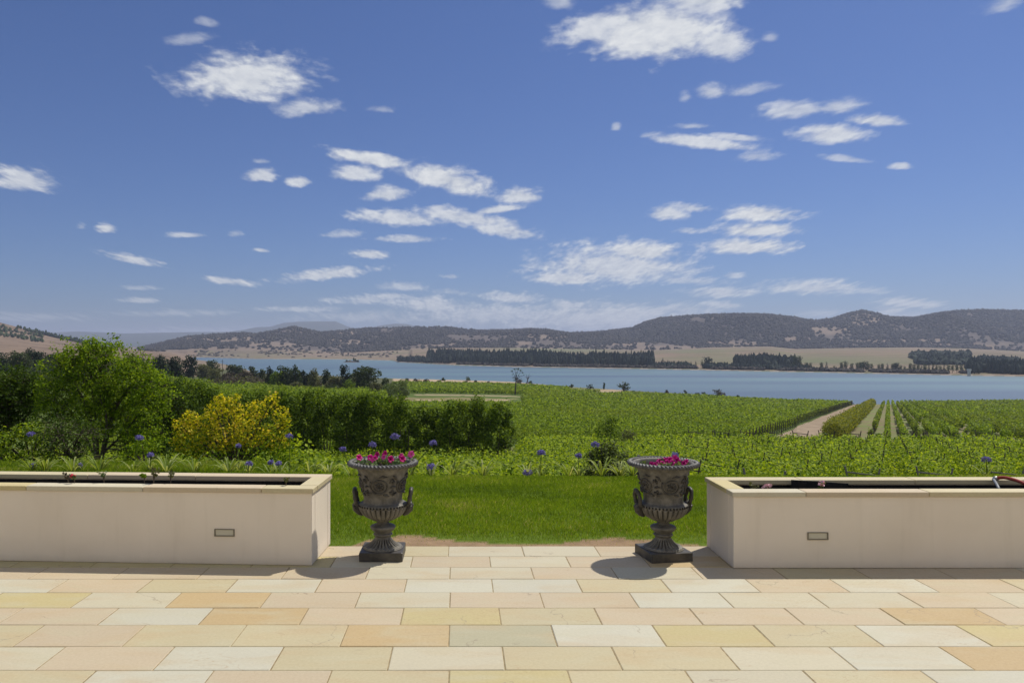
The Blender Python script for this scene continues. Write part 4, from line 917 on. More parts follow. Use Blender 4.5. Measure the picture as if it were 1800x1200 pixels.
# hedge line of tall shrubs in the middle distance
HG = [(268,668,70),(305,662,62),(345,668,60),(385,676,60),(425,684,58),(465,684,60),(505,684,62),(540,681,58),(575,683,58),(610,686,56),(645,688,58),(680,692,58),(712,700,52),(740,711,46),(766,713,44),(792,706,48),(818,704,44),(845,702,50),(872,706,48),(890,718,34)]
for i, (px, ty, wpx) in enumerate(HG):
    Y = 50 + .6 * (i % 3) + (1.5 if i < 5 else 0); X = U(px) * Y; z = Hs(X, Y); ht = CH - (ty - PY) * Y / F - z + .15; w_ = 1.22 * wpx * Y / F
    nth = ['first','second','third','fourth','fifth','sixth','seventh','eighth','ninth','tenth','eleventh','twelfth','thirteenth','fourteenth','fifteenth','sixteenth','seventeenth','eighteenth','nineteenth','twentieth'][i]
    root = empty('hedge_shrub', (X, Y, z), 0, '%s leafy green shrub from the left in the tall hedge line behind the lawn bed' % nth, 'shrub', 'tall shrubs forming the hedge line')
    tk = MB()
    for k in range(3):
        a_ = k * 2.1 + i; tk.tube([(0, 0, 0), (.2 * math.cos(a_), .2 * math.sin(a_), ht * .3), (.35 * math.cos(a_), .35 * math.sin(a_), ht * .6)], [.05, .035, .015], 6)
    tk.build('trunk', M['bark'], root)
    b = MB(); ls = []
    r_ = random.Random(i)
    for k in range(34):
        fr = ((k + .5) / 34) ** .85; a_ = r_.uniform(0, 6.28); prof = (1.12 - .62 * fr ** 3) * r_.uniform(.2, .95)
        q_ = w_ * r_.uniform(.13, .26)
        ls.append((w_ / 2 * prof * math.cos(a_), w_ / 2 * prof * math.sin(a_), ht * (.05 + .88 * fr), q_, q_, q_ * r_.uniform(.7, 1.3)))
    lobes_leaves(b, ls, 2.6, .17, up=.6, shell=.35); b.build('crown', M['hedge_leaf'], root)

# golden shrub behind the planter
def shrub(name, px, Y, ls_px, mat, label, cat, leaf, dens, up=.3, shell=.4, stems=5, low=None):
    X = U(px) * Y; z = Hs(X, Y); root = empty(name, (X, Y, z), 0, label, cat)
    k = Y / F; ls = [((a - px) * k, dy, CH - (b_ - PY) * k - z, rx * k, rx * k * .8, ry * k) for (a, b_, rx, ry, dy) in ls_px]
    st = MB()
    for (cx, cy, cz, rx, ry, rz) in ls[::max(1, len(ls) // (stems * 2))]:
        st.tube([(cx * .1, 0, -.05), (cx * .5, cy * .4, cz * .45), (cx, cy, cz)], [.03, .022, .006], 6)
    st.build('stems', M['bark'], root)
    b = MB(); lobes_leaves(b, ls, dens, leaf, up=up, shell=shell); b.build('foliage', M[mat], root)
    if low:
        ls = [((a - px) * k, dy, CH - (b_ - PY) * k - z, rx * k, rx * k * .8, ry * k) for (a, b_, rx, ry, dy) in low]
        b = MB(); lobes_leaves(b, ls, 1.4, leaf, up=up, shell=shell); b.build('lower_foliage', M['tree_leaf'], root)
    return root
GS = [(400,712,22,18,0),(375,722,24,20,.2),(425,730,30,24,.1),(455,720,20,22,0),(478,704,14,16,0),(490,735,18,24,.1),(440,760,34,28,-.2),(400,765,32,28,-.2),(360,745,24,22,0),(335,735,18,16,0),(322,752,22,22,0),(345,775,30,28,-.1),(480,770,26,26,-.1),(500,768,12,24,0),(460,795,34,24,-.2),(415,800,34,24,-.2),(370,800,32,24,-.1),(330,795,28,24,0),(495,800,20,22,0),(312,778,14,18,0),(385,700,12,10,0),(410,702,14,10,.1),(503,740,10,18,0)]
shrub('golden_shrub', 410, 16.0, [g for g in GS if g[1] < 792], 'yellow_leaf', 'golden yellow leaved shrub between the green tree and the hedge', 'shrub', .072, 2.5, up=.5, low=[g for g in GS if g[1] > 765])
shrub('conifer_shrub', 1065, 12.6, [(1065,800,24,22,0),(1048,812,22,24,0),(1084,808,22,26,.1),(1065,826,34,20,-.1),(1092,826,16,18,0),(1056,788,13,15,0),(1076,787,12,13,.1),(1098,806,10,16,0),(1038,800,10,14,0)], 'conifer',
      'feathery dark green shrub at the lawn edge left of the right urn', 'shrub', .045, 3.0, up=1.2)
shrub('round_shrub', 1040, 12.2, [(1040,832,14,13,0),(1034,836,10,10,0),(1047,838,10,9,-.1)], 'dark_leaf', 'small round dark shrub at the left foot of the feathery shrub', 'shrub', .04, 3.0)
shrub('field_shrub', 1068, 58, [(1068,748,16,14,0),(1075,738,12,10,0),(1058,757,14,14,0),(1080,762,14,14,0)], 'hedge_leaf', 'dark leafy shrub rising out of the vines in the middle distance', 'shrub', .15, 2.6)
shrub('field_shrub', 1103, 60, [(1103,762,12,9,0),(1095,768,10,8,0),(1112,768,9,8,0)], 'olive', 'low grey green shrub right of the dark one among the vines', 'shrub', .14, 2.4)

# multi-stemmed young trees on the left
def branchy(name, px, Y, stems, clusters, label, leaf=.07, per=60, spread=.16, mat='tree_leaf'):
    X = U(px) * Y; z = Hs(X, Y); root = empty(name, (X, Y, z - .05), 0, label, 'tree', 'young multi stemmed garden trees')
    k = Y / F; cl = [np.array([(a - px) * k, dy, CH - (b_ - PY) * k - z]) for (a, b_, dy) in clusters]
    tk = MB(); nodes = []
    for (pts, r0) in stems:
        p = cat([((a - px) * k, dy, CH - (b_ - PY) * k - z) for (a, b_, dy) in pts], 5)
        tk.tube(p, np.linspace(r0, r0 * .28, len(p)), 7); nodes += [(q, r0 * (1 - .7 * i / len(p))) for i, q in enumerate(p) if i > 2]
    NP = np.array([q for q, _ in nodes])
    b = MB(); r_ = random.Random(int(px))
    for c in cl:
        d2 = np.linalg.norm(NP - c - np.array([0, 0, -.35]), axis=1) + (NP[:, 2] > c[2]) * .6
        i_ = int(np.argmin(d2)); a0 = NP[i_]; mid_ = (a0 + c) / 2 + np.array([r_.uniform(-.05, .05), r_.uniform(-.05, .05), -.05])
        tk.tube([a0, mid_, c], [min(.016, nodes[i_][1] * .7), .010, .004], 5)
        sub = c + rng.normal(size=(7, 3)) * spread * np.array([1, 1, .85])
        for s_ in sub:
            tk.tube([c + (s_ - c) * .0, s_], [.005, .002], 4, cap=False)
            n = per // 7; pts = s_ + rng.normal(size=(n, 3)) * spread * .42
            b.leaves(pts, leaf, normal=(pts - s_) * 4, up=.45, asp=.42)
    tk.build('trunk', M['bark'], root, smooth=True); b.build('crown', M[mat], root); return root
def clus(lst, n, seed, dy=.5):
    """spread cluster centres inside listed ellipses"""
    r_ = random.Random(seed); tot = sum(a[2] * a[3] for a in lst); o_ = []
    for (cx, cy, rx, ry) in lst:
        for k in range(max(1, int(n * rx * ry / tot))):
            a_ = r_.uniform(0, 6.28); d_ = math.sqrt(r_.random()); o_.append((cx + rx * d_ * math.cos(a_), cy + ry * d_ * math.sin(a_), r_.uniform(-dy, dy)))
    return o_
T1c = [(156,603,0),(150,609,.1),(163,608,-.1),(156,613,0),(147,616,0),(166,618,0),(185,605,0),(178,612,0),(192,611,.1),(186,618,-.1),(196,620,0),(177,622,0),(235,622,0),(231,630,.1),(240,632,0),(233,640,0),(112,630,0),(122,626,.1),(104,636,0),(258,640,0),(250,645,0),(268,648,0)] + clus([(156,610,12,13),(185,612,15,14),(120,640,32,24),(190,650,34,26),(235,632,10,14),(258,650,22,24),(150,680,50,26),(225,690,44,28),(105,690,28,28),(270,700,18,30),(130,725,44,24),(200,735,40,26),(255,745,24,28),(90,735,20,26),(235,775,30,18)], 165, 4)
branchy('garden_tree', 170, 17.5, [([(170,818,0),(167,780,0),(160,745,.1),(145,705,.1),(128,670,.1),(112,645,.1)], .055), ([(171,818,0),(174,770,-.1),(172,720,-.1),(165,670,-.1),(157,625,0),(156,603,0)], .05),
  ([(173,818,0),(182,775,.1),(195,725,.1),(215,690,.1),(240,655,.15),(258,640,.15)], .055), ([(175,818,0),(186,790,-.2),(196,740,-.25),(190,690,-.25),(184,640,-.2),(185,606,-.2)], .04), ([(172,800,0),(205,765,.2),(240,720,.3),(268,690,.3)], .03),
  ([(168,800,0),(140,760,.2),(112,720,.3),(92,690,.3)], .03)], T1c, 'tall multi stemmed bright green tree right behind the left planter', .072, 150, spread=.145)
T2c = clus([(110,745,26,22),(140,760,22,20),(95,775,20,14),(150,785,20,12)], 34, 8)
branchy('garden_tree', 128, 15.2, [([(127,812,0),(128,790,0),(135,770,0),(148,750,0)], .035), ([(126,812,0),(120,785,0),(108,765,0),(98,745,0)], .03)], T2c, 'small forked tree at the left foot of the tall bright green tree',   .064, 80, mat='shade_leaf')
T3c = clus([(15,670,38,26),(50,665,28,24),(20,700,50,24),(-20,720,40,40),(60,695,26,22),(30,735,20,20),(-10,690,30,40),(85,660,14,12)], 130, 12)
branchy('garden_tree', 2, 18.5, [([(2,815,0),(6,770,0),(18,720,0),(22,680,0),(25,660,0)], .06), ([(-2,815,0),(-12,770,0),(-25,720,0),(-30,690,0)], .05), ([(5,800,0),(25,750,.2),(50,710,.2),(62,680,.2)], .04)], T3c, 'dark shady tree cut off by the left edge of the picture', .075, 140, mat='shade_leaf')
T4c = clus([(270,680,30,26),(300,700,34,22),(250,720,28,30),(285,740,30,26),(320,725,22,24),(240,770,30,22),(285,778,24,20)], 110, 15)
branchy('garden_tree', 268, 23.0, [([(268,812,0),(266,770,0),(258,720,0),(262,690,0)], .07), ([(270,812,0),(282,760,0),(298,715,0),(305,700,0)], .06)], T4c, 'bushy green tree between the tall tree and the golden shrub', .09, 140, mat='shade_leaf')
shrub('garden_shrub', 60, 15.8, [(20,790,22,26,0),(50,775,24,28,.1),(82,785,22,26,0),(35,760,20,18,.1),(65,757,20,16,0),(100,800,20,18,-.1),(5,775,20,26,0),(60,805,30,16,-.2)], 'vine', 'bright leafy shrub mass at far left behind the planter', 'shrub', .075, 3.0, up=.5)
shrub('garden_shrub', 255, 15.0, [(250,780,24,16,0),(268,786,16,14,.1),(235,790,18,14,0),(228,800,16,10,-.1)], 'tree_leaf', 'low bright green shrub at the right foot of the tall tree', 'shrub', .06, 1.8, up=.5)

# ------------------------------------------------------------------ vineyard
def row_mesh(p0, p1, wid, z0, z1, size_k, size_min, dens, shoots=.25, gaps=0.0, seed=0, gl=2.2):
    p0 = np.array(p0, float); p1 = np.array(p1, float); Ln = np.linalg.norm(p1 - p0)
    if Ln < 1: return None
    # density along the row follows the leaf size used there
    tt = np.linspace(0, 1, 200); yy_ = p0[1] + (p1[1] - p0[1]) * tt; sz = np.maximum(size_min, size_k * yy_)
    dl = dens * (wid + (z1 - z0)) / sz ** 2; cdf = np.concatenate([[0], np.cumsum((dl[1:] + dl[:-1]) / 2)]); n = int(cdf[-1] / 199 * Ln); cdf /= cdf[-1]
    if n < 4: return None
    t_ = np.interp(rng.random(n), cdf, tt)
    if gaps:
        g_ = fbm(t_ * Ln / gl, np.full(n, seed * 7.3), 71, 2); t_ = t_[g_ > gaps]; n = len(t_)
    P = p0[None] + (p1 - p0)[None] * t_[:, None]; d = (p1 - p0) / Ln; nx = np.array([d[1], -d[0]])
    s_ = np.maximum(size_min, size_k * P[:, 1])
    a = rng.uniform(0, 2 * math.pi, n); rr = .45 + .6 * rng.random(n) ** .6
    lump = .55 + .85 * fbm(t_ * Ln / .8, np.full(n, seed * 3.1) + np.cos(rng.uniform(0, 6.28, n)) * .5, 77, 3)
    cx = np.cos(a) * rr * wid / 2 * lump; cz = (z0 + z1) / 2 + np.sin(a) * rr * (z1 - z0) / 2 * lump
    sh = rng.random(n) < shoots; cz = np.where(sh & (cz > (z0 + z1) / 2), cz + rng.random(n) ** 2 * .6, cz)
    X = P[:, 0] + nx[0] * cx; Y = P[:, 1] + nx[1] * cx; Z = H(X, Y) + cz
    nm = np.stack([nx[0] * np.cos(a), nx[1] * np.cos(a), np.sin(a)], -1)
    b = MB(); b.leaves(np.stack([X, Y, Z], -1), s_, normal=nm * .8, up=.5, asp=.6); return b
def frame_mesh(w_=1.15, h=1.55, r=.035, tall=.3):
    b = MB(); b.tube([(-w_ * .22, 0, 0), (-w_ * .5, 0, h)], [r, r * .8], 6); b.tube([(w_ * .22, 0, 0), (w_ * .5, 0, h)], [r, r * .8], 6)
    b.tube([(-w_ * .5, .03, h * .86), (w_ * .5, .03, h * .82)], r * .75, 6); return b
end_src = frame_mesh(1.3, 1.78, .045).build('end_frame', M['timber']); far_src = frame_mesh(1.7, 2.35, .06).build('end_frame', M['dark_timber'])
post_src = frame_mesh(1.5, 2.15, .03).build('trellis_post', M['dark_timber'])
DX = .5626; ang = -math.atan(DX)
for k in range(-27, 8):
    x0 = 1.9 + 3.0 * k
    ya = 24.5 if x0 < -19 else (19.6 + (k % 3) * .2 if x0 < -5.5 else (25.0 if x0 < -2.2 else 31.5 + (k % 2) * .3))
    X = lambda y: x0 + DX * y
    yb = 86.0
    # rows stop short of the hedge line on the left
    if X(49) < U(905) * 49: yb = min(yb, 47.5)
    if X(ya) < U(-250) * ya: ya = max(ya, (x0) / (U(-250) - DX)) if (U(-250) - DX) < 0 else ya
    if X(yb) > U(2050) * yb: pass
    if yb - ya < 3 or X(ya) > U(2150) * ya: continue
    root = empty('vine_row', (X(ya), ya, Hs(X(ya), ya)), 0, '%s from right of the bright vine rows on splayed frames below the lawn' % ordw(8 - k), 'vine row', 'vine rows in the block just below the lawn')
    b = row_mesh((X(ya + 1.0), ya + 1.0), (X(yb - 1.0), yb - 1.0), 2.3, .45, 1.62, .0033, .135, 5.8, .4, 0, k)
    if yb < 50:
        y2 = max(50.5, (x0 - 1.2) / (U(900) - DX))
        if y2 < 83:
            b2 = row_mesh((X(y2), y2), (X(86), 86), 2.3, .45, 1.62, .0033, .135, 5.8, .4, 0, k)
            if b2: b.v += b2.v; b.f += [f_ + b.n for f_ in b2.f]; b.rnd += b2.rnd; b.col += b2.col; b.mi += b2.mi; b.n += b2.n
    o = b.build('foliage', M['vine'], root); o.matrix_parent_inverse = Matrix.Translation(-Vector(root.location))
    def place(src, y_, nm):
        c_ = src.copy(); COL.objects.link(c_); c_.parent = root; c_.location = Vector((X(y_), y_, Hs(X(y_), y_))) - Vector(root.location); c_.rotation_euler = (0, 0, ang)
    if x0 > -8 and k < 99: place(end_src, ya, 'end_frame')
    if yb > 80: place(far_src, yb + .8, 'end_frame')
    for y_ in np.arange(ya + 6, yb - 2, 6.5):
        if X(y_) > U(1180) * y_ and X(y_) < U(1830) * y_: place(post_src, float(y_), 'trellis_post')
for s_ in (end_src, far_src, post_src): bpy.data.objects.remove(s_)

# right-hand block: rows running away to the lake
for k in range(0, 40):
    x0 = -2.3 + 2.15 * k; ya, yb = 94 + (k % 2) * .4, 384
    X = lambda y: x0 + DX * y
    if k % 1 == 0 and X(ya) > U(2000) * ya: ya = x0 / (U(2000) - DX)
    if yb - ya < 8: continue
    root = empty('vine_row', (X(ya), ya, Hs(X(ya), ya)), 0, '%s thin gappy vine row over bare soil right of the yellow green windbreak' % ordw(k + 1) if k < 5 else 'dense vine row running to the lake, %s right of the windbreak' % ordw(k + 1),
                 'vine row', 'gappy vine rows nearest the dirt track' if k < 5 else 'dense vine rows right of the dirt track')
    b = row_mesh((X(ya), ya), (X(yb), yb), .65 if k < 5 else (.8 if k < 9 else .95), .5, 1.8, .0027, .2, 4.5, .3, .44 if k < 5 else (.38 if k < 9 else .27), k, 8.0)
    o = b.build('foliage', M['vine_far' if k % 3 else 'vine_dull'], root); o.matrix_parent_inverse = Matrix.Translation(-Vector(root.location))
    if k < 5:
        if k == 0: tsrc = MB().tube([(0, 0, 0), (.03, 0, .5), (0, 0, 1.1)], [.05, .04, .03], 6).build('vine_trunk', M['bark'])
        for y_ in np.arange(ya, 135, 2.6):
            c_ = tsrc.copy(); COL.objects.link(c_); c_.parent = root; c_.location = Vector((X(y_), y_, Hs(X(y_), y_))) - Vector(root.location)
        if k == 4: bpy.data.objects.remove(tsrc)
# tall olive-yellow hedge row beside the track
x0 = -7.2; X = lambda y: x0 + DX * y
root = empty('windbreak_row', (X(97), 97, Hs(X(97), 97)), 0, 'tall yellow green windbreak hedge along the right side of the dirt track', 'hedge')
b = row_mesh((X(97), 97), (X(340), 340), 2.7, .1, 2.9, .0024, .2, 4.5, .5, .2, 99)
o = b.build('foliage', M['yellowgreen'], root); o.matrix_parent_inverse = Matrix.Translation(-Vector(root.location))

# main block left of the track: rows across the view, ends on posts along the track
perp = np.array([-.8716, .4904])
def clip_row(p0, L_, ok):
    ts = np.linspace(0, L_, 240); P = p0[None] + perp[None] * ts[:, None]; m_ = ok(P[:, 0], P[:, 1]); idx = np.where(m_)[0]
    return (P[idx[0]], P[idx[-1]]) if len(idx) > 2 else None
def ok_mid(x, y):
    u_ = x / y; pxx = bear(u_); nsh = np.interp(pxx, shore_px, shore_n)
    cap_ = np.interp(pxx, [900, 1000, 1060, 1100, 1300, 1500], [285, 350, 385, 440, 418, 376])
    lft = np.where(y < 188, -.10, .078)
    return (y > 94) & (y < np.minimum(cap_, nsh - 8)) & (u_ > lft)
cnt = 0; fcnt = 0; lcnt = 0
for y0 in np.arange(34, 378, 2.45):
    p0 = np.array([-18.0 + DX * y0, y0]); r = clip_row(p0, 420, ok_mid)
    if r is None: continue
    (a_, b_) = r; cnt += 1
    root = empty('vine_row', (a_[0], a_[1], Hs(*a_)), 0, '%s vine row uphill in the broad block left of the dirt track' % ordw(cnt), 'vine row', 'vine rows of the broad middle block')
    b = row_mesh(a_, b_, 1.35, .45, 1.75, .0028, .22, 3.6, .3, .18, cnt)
    if b is None: continue
    o = b.build('foliage', M['vine_far'], root); o.matrix_parent_inverse = Matrix.Translation(-Vector(root.location))
    if a_[1] > 94.5 and y0 > 90:
        b = MB(); b.tube([(0, 0, 0), (.12, -.05, 1.9)], [.07, .06], 6); b.tube([(0, 0, 1.4), (1.0, -.56, 0)], .03, 5); b.build('end_post', M['dark_timber'], root)
# far block towards the lake, and the left block behind the hedge line: rows straight across
for y0 in np.arange(286, 446, 4.0):
    fcnt += 1
    xa = U(690) * y0; pxr = float(np.interp(y0, [286, 350, 400, 446], [925, 1000, 1040, 1060])); xb = U(pxr) * y0
    root = empty('vine_row', (xa, y0, Hs(xa, y0)), 0, '%s vine row of the far block, counted from the sandy track towards the lake' % ordw(fcnt), 'vine row', 'vine rows of the far block near the lake')
    b = row_mesh((xa, y0), (xb, y0 + 6), 1.8, .4, 1.9, .0028, .3, 3.4, .25, .12, y0)
    o = b.build('foliage', M['vine_far'], root); o.matrix_parent_inverse = Matrix.Translation(-Vector(root.location))
for y0 in np.arange(66, 300, 3.4):
    lcnt += 1
    xa = U(150) * y0; xb = U(float(np.interp(y0, [110, 190, 240, 300], [880, 700, 640, 420]))) * y0
    root = empty('vine_row', (xa, y0, Hs(xa, y0)), 0, '%s vine row of the left block, counted outward from the hedge line' % ordw(lcnt), 'vine row', 'vine rows of the left block beyond the hedge line')
    b = row_mesh((xa, y0), (xb, y0 + 3), 1.5, .4, 1.85, .0028, .2, 2.8, .25, .1, y0)
    o = b.build('foliage', M['vine_far'], root); o.matrix_parent_inverse = Matrix.Translation(-Vector(root.location))

# ------------------------------------------------------------------ middle-distance trees
TT = [  # px, base, top, width, material, label, shape, trunk fraction
 (-8,672,618,46,'pine','broad dark tree at the left edge below the brown hill','round',.1),(30,670,619,38,'dark_leaf','dark tree second from the left below the brown hill','round',.1),(62,668,615,40,'pine','dark rounded tree left of the tall green tree','round',.1),
 (95,664,621,40,'dark_leaf','dark tree partly behind the tall green garden tree','round',.1),(135,664,624,36,'pine','dark tree seen through the branches of the tall green tree','round',.1),(240,668,626,34,'pine','dark pine left of the pine group by the water','round',.1),
 (280,670,624,28,'pine','leftmost dark pine of the three beside the water','round',.08),(308,670,627,26,'pine','middle dark pine of the three beside the water','round',.08),(333,669,624,26,'pine','rightmost dark pine of the three beside the water','column',.06),
 (356,669,640,24,'olive','grey green tree just right of the three pines','round',.12),(374,664,633,20,'dark_leaf','upright dark olive tree left of the power pole','column',.1),(382,674,647,24,'olive','brownish tree with short trunk under the power pole','round',.2),
 (412,668,641,26,'dark_leaf','dark spreading tree right of the power pole','round',.2),(404,677,655,26,'brown_leaf','brown scrub under the dark spreading tree','round',.05),(432,677,652,26,'brown_leaf','brown scrubby tree left of a dark upright one','round',.05),
 (446,676,643,18,'dark_leaf','dark upright tree above the golden shrub','column',.1),(462,676,649,16,'dark_leaf','slim dark tree above the golden shrub top','round',.1),(474,684,642,20,'pine','narrow dark tree with a pointed top','cone',.05),
 (488,686,652,22,'hedge_leaf','mid green tree right of the pointed one','round',.1),(501,686,643,26,'dark_leaf','rounded dark tree left of a taller peak','round',.1),(520,687,641,24,'dark_leaf','peaked dark tree in the middle of the treeline','cone',.05),
 (535,687,650,18,'pine','dark tree right of the peaked tree','round',.1),(520,688,670,18,'olive','small grey bush in front of the peaked dark tree','round',.05),(553,690,648,18,'olive','grey green tree left of centre in the treeline','round',.1),
 (549,688,664,14,'yellowgreen','small yellow green bush in the treeline','round',.05),(573,690,649,14,'dark_leaf','small dark headed tree against the water','round',.3),(590,691,663,28,'olive','wide grey green bush left of the tall dark tree','round',.05),
 (584,692,676,24,'dark_leaf','low dark bush in front of the grey green one','round',.03),(608,691,641,20,'pine','tall narrow dark gum tree against the lake','column',.12),(614,692,666,16,'hedge_leaf','light green bush at the foot of the tall dark gum','round',.05),
 (642,690,645,42,'dark_leaf','large round dark tree right of the tall narrow gum','round',.06),(627,690,670,12,'hedge_leaf','small light bush left of the grey trunked tree','round',.05),(660,698,672,20,'olive','pale trunked tree right of the large round tree','round',.35),
 (677,694,664,16,'dark_leaf','small dark tree behind the willow','round',.1),(686,705,674,28,'willow','pale grey green willow in front of the vines','round',.03),(702,702,667,30,'willow','taller fresh green willow beside the pale one','round',.03)]
for (px, by, ty, wp, mt, lab, shp, tf) in TT:
    tree('tree', px, by, ty, wp * 1.45, mt, lab, 'tree', 'trees between the vines and the lake', shp, 18, tf, ymin=110, dens=2.6, barkm='grey_bark' if 'pale trunk' in lab else 'bark')
BU = [(716,671,665,9,'brown_leaf','small brown bush at the left of the lakeside grass'),(732,672,665,16,'brown_leaf','low brown bush second on the lakeside grass'),(750,672,666,18,'brown_leaf','wide brown bush third on the lakeside grass'),
 (772,673,668,14,'olive','green lakeside bush below a small flat topped tree'),(780,669,664,10,'dark_leaf','small flat topped tree by the lake'),(820,674,662,18,'dark_leaf','dark dome shaped bush alone by the lake'),
 (836,673,668,8,'brown_leaf','small brown bush right of the dome shaped one'),(858,674,670,7,'brown_leaf','tiny brown bush on the lakeside grass'),(912,675,665,16,'brown_leaf','brown dome bush behind the lone gum tree'),(932,675,670,10,'dark_leaf','low bush at the foot of the dead tree'),
 (1004,679,675,10,'dark_leaf','low bush behind the far vines left of a sapling'),(1037,680,675,16,'dark_leaf','low dark bush at the far vines edge'),(1062,681,672,4,'dark_leaf','tiny upright sapling on the sandy bank'),(1096,691,671,31,'dark_leaf','large leafy bush on the sandy bank above the lake'),
 (1114,692,687,5,'dark_leaf','tiny bush right of the large bank bush'),(1172,693,685,9,'brown_leaf','small windswept bush on the vineyard skyline'),(1204,694,685,8,'dark_leaf','small dark upright bush on the vineyard skyline'),(1225,695,690,8,'dark_leaf','tiny low bush on the skyline left of a rounder one'),
 (1237,695,689,11,'dark_leaf','small round bush on the skyline left of the large one'),(1262,697,684,25,'brown_leaf','large twiggy bush on the vineyard skyline'),(1297,699,694,8,'dark_leaf','tiny bush on the skyline right of the large twiggy one')]
for (px, by, ty, wp, mt, lab) in BU:
    n_ = float(np.interp(px, shore_px, shore_n)); Y = n_ - (60 if px < 1000 else 22)
    if px < 1000: X, Y, z = spot(px, by, 300, n_ - 6)
    tree('bush', px, by, ty, wp, mt, lab, 'bush', 'scattered bushes along the near lake shore', 'round', 9, .02, Y=Y, dens=1.7)

def belt(name, pxr, pyr, n, mat, hgt, wid, label):
    px = rng.uniform(*pxr, n); py = rng.uniform(*pyr, n); A = [spot(a_, b_, 100) for a_, b_ in zip(px, py)]; A = np.array(A)
    b = MB(); sz = np.maximum(.3, A[:, 1] * .0026)
    for (x_, y_, z_), s_ in zip(A, sz):
        h_ = hgt * random.uniform(.6, 1.2); w_ = wid * random.uniform(.7, 1.3); lobes_leaves(b, [(x_ + random.uniform(-1, 1) * w_ * .4, y_, z_ + h_ * f_, w_ / 2, w_ / 2, h_ * .3) for f_ in (.25, .5, .72)], 1.3, float(s_), shell=.5)
    o = b.build(name, M[mat]); tag(o, label, 'scrub', kind='stuff')
belt('undergrowth', (345, 640), (672, 684), 60, 'brown_leaf', 3.2, 4.5, 'brown undergrowth filling in below the lakeside treeline')
belt('undergrowth', (395, 640), (668, 680), 60, 'olive', 4.2, 4.5, 'olive undergrowth filling in the lakeside treeline')
belt('undergrowth', (-40, 300), (656, 672), 60, 'dark_leaf', 6.5, 6, 'dark tree mass below the brown hill at left')
# lone gum tree with umbrella crown, and the dead tree behind it
Xl, Yl, zl = spot(906, 694, 120); k = Yl / F
root = empty('gum_tree', (Xl, Yl, zl), 0, 'lone tall gum tree with sparse umbrella crown in front of the lake', 'tree')
def q(px, py, dy=0): return ((px - 906) * k, dy, CH - (py - PY) * k - zl)
tk = MB(); tk.tube([q(905.5,694), q(906.5,680), q(907,668), q(908,658)], [1.3*k*.9, 1.1*k*.9, .9*k*.9, .5*k], 8)
for e in [(900,652),(905,648),(911,647),(917,652),(921,659),(902,664),(913,664)]: tk.tube([q(907,668), q((907+e[0])/2, (664+e[1])/2), q(*e)], [.5*k,.35*k,.12*k], 5)
tk.build('trunk', M['dark_timber'], root)
b = MB(); lobes_leaves(b, [(*q(a,b_,d), r*k, r*k, r*k*.7) for (a,b_,r,d) in [(900,652,2.6,1),(905,649,3.2,0),(910,648,3.4,-1),(915,651,3,1),(919,655,2.4,0),(902,663,2.6,0),(905,668,3,1),(901,658,1.6,0),(912,660,1.6,-1),(921,659,1.4,0),(908,655,2,0)]], 1.5, k*1.3, shell=.3)
b.build('crown', M['dark_leaf'], root)
Xl, Yl, zl = spot(927, 674, 400, 640); k = Yl / F
root = empty('dead_tree', (Xl, Yl, zl), 0, 'leafless dead tree just right of the lone gum', 'tree')
tk = MB(); q2 = lambda px, py: ((px - 927) * k, 0, CH - (py - PY) * k - zl)
tk.tube([q2(926,674), q2(927.5,668), q2(929,662)], [1.3*k, .9*k, .3*k], 6)
for e in [(924,657),(931,656),(934,660),(922,662)]: tk.tube([q2(927.5,667), q2((e[0]+928)/2,(e[1]+663)/2), q2(*e)], [.5*k,.3*k,.1*k], 5)
tk.build('trunk', M['dark_timber'], root)
# power pole
Xl, Yl, zl = spot(391, 668, 110); k = Yl / F
root = empty('power_pole', (Xl, Yl, zl), 0, 'slender dark power pole standing in front of the lake at left', 'pole')
b = MB(); b.tube([(0, 0, 0), (0, 0, CH - (632 - PY) * k - zl)], [.16, .11], 8); b.build('mast', M['dark_timber'], root)
b = MB(); zt = CH - (635 - PY) * k - zl; b.box((0, -.1, zt), (1.9, .1, .12)); b.build('crossarm', M['dark_timber'], root)
b = MB(); b.tube([(0, -.25, zt - 2.2), (0, -.25, zt - 1.3)], .22, 10); b.build('transformer', M['pipe'], root)

# ------------------------------------------------------------------ far shore
def far_tree_mesh(kind, seed):
    b = MB(); r_ = random.Random(seed)
    if kind == 'pine':
        ls = [(r_.uniform(-.6, .6), r_.uniform(-.6, .6), 3 + 11 * i / 8, 2.6 * (1 - i / 10) + .5, 2.6 * (1 - i / 10) + .5, 1.5) for i in range(9)]
    elif kind == 'gum':
        ls = [(r_.uniform(-1.1, 1.1), r_.uniform(-1.1, 1.1), 4.5 + 6.5 * i / 7, 2.4, 2.4, 1.8) for i in range(8)]
    else: ls = [(r_.uniform(-2, 2), r_.uniform(-1.5, 1.5), 2 + 4.5 * i / 7, 3, 2.4, 2.0) for i in range(8)]
    lobes_leaves(b, ls, 1.5, 1.1, shell=.35)
    b.tube([(0, 0, -.5), (0, 0, 8)], [.35, .2], 5); return b
fsrc = {k_: [far_tree_mesh(k_, i).build('shore_tree', M[m_]) for i in range(3)] for k_, m_ in (('pine', 'pine'), ('gum', 'dark_leaf'), ('round', 'pine'))}
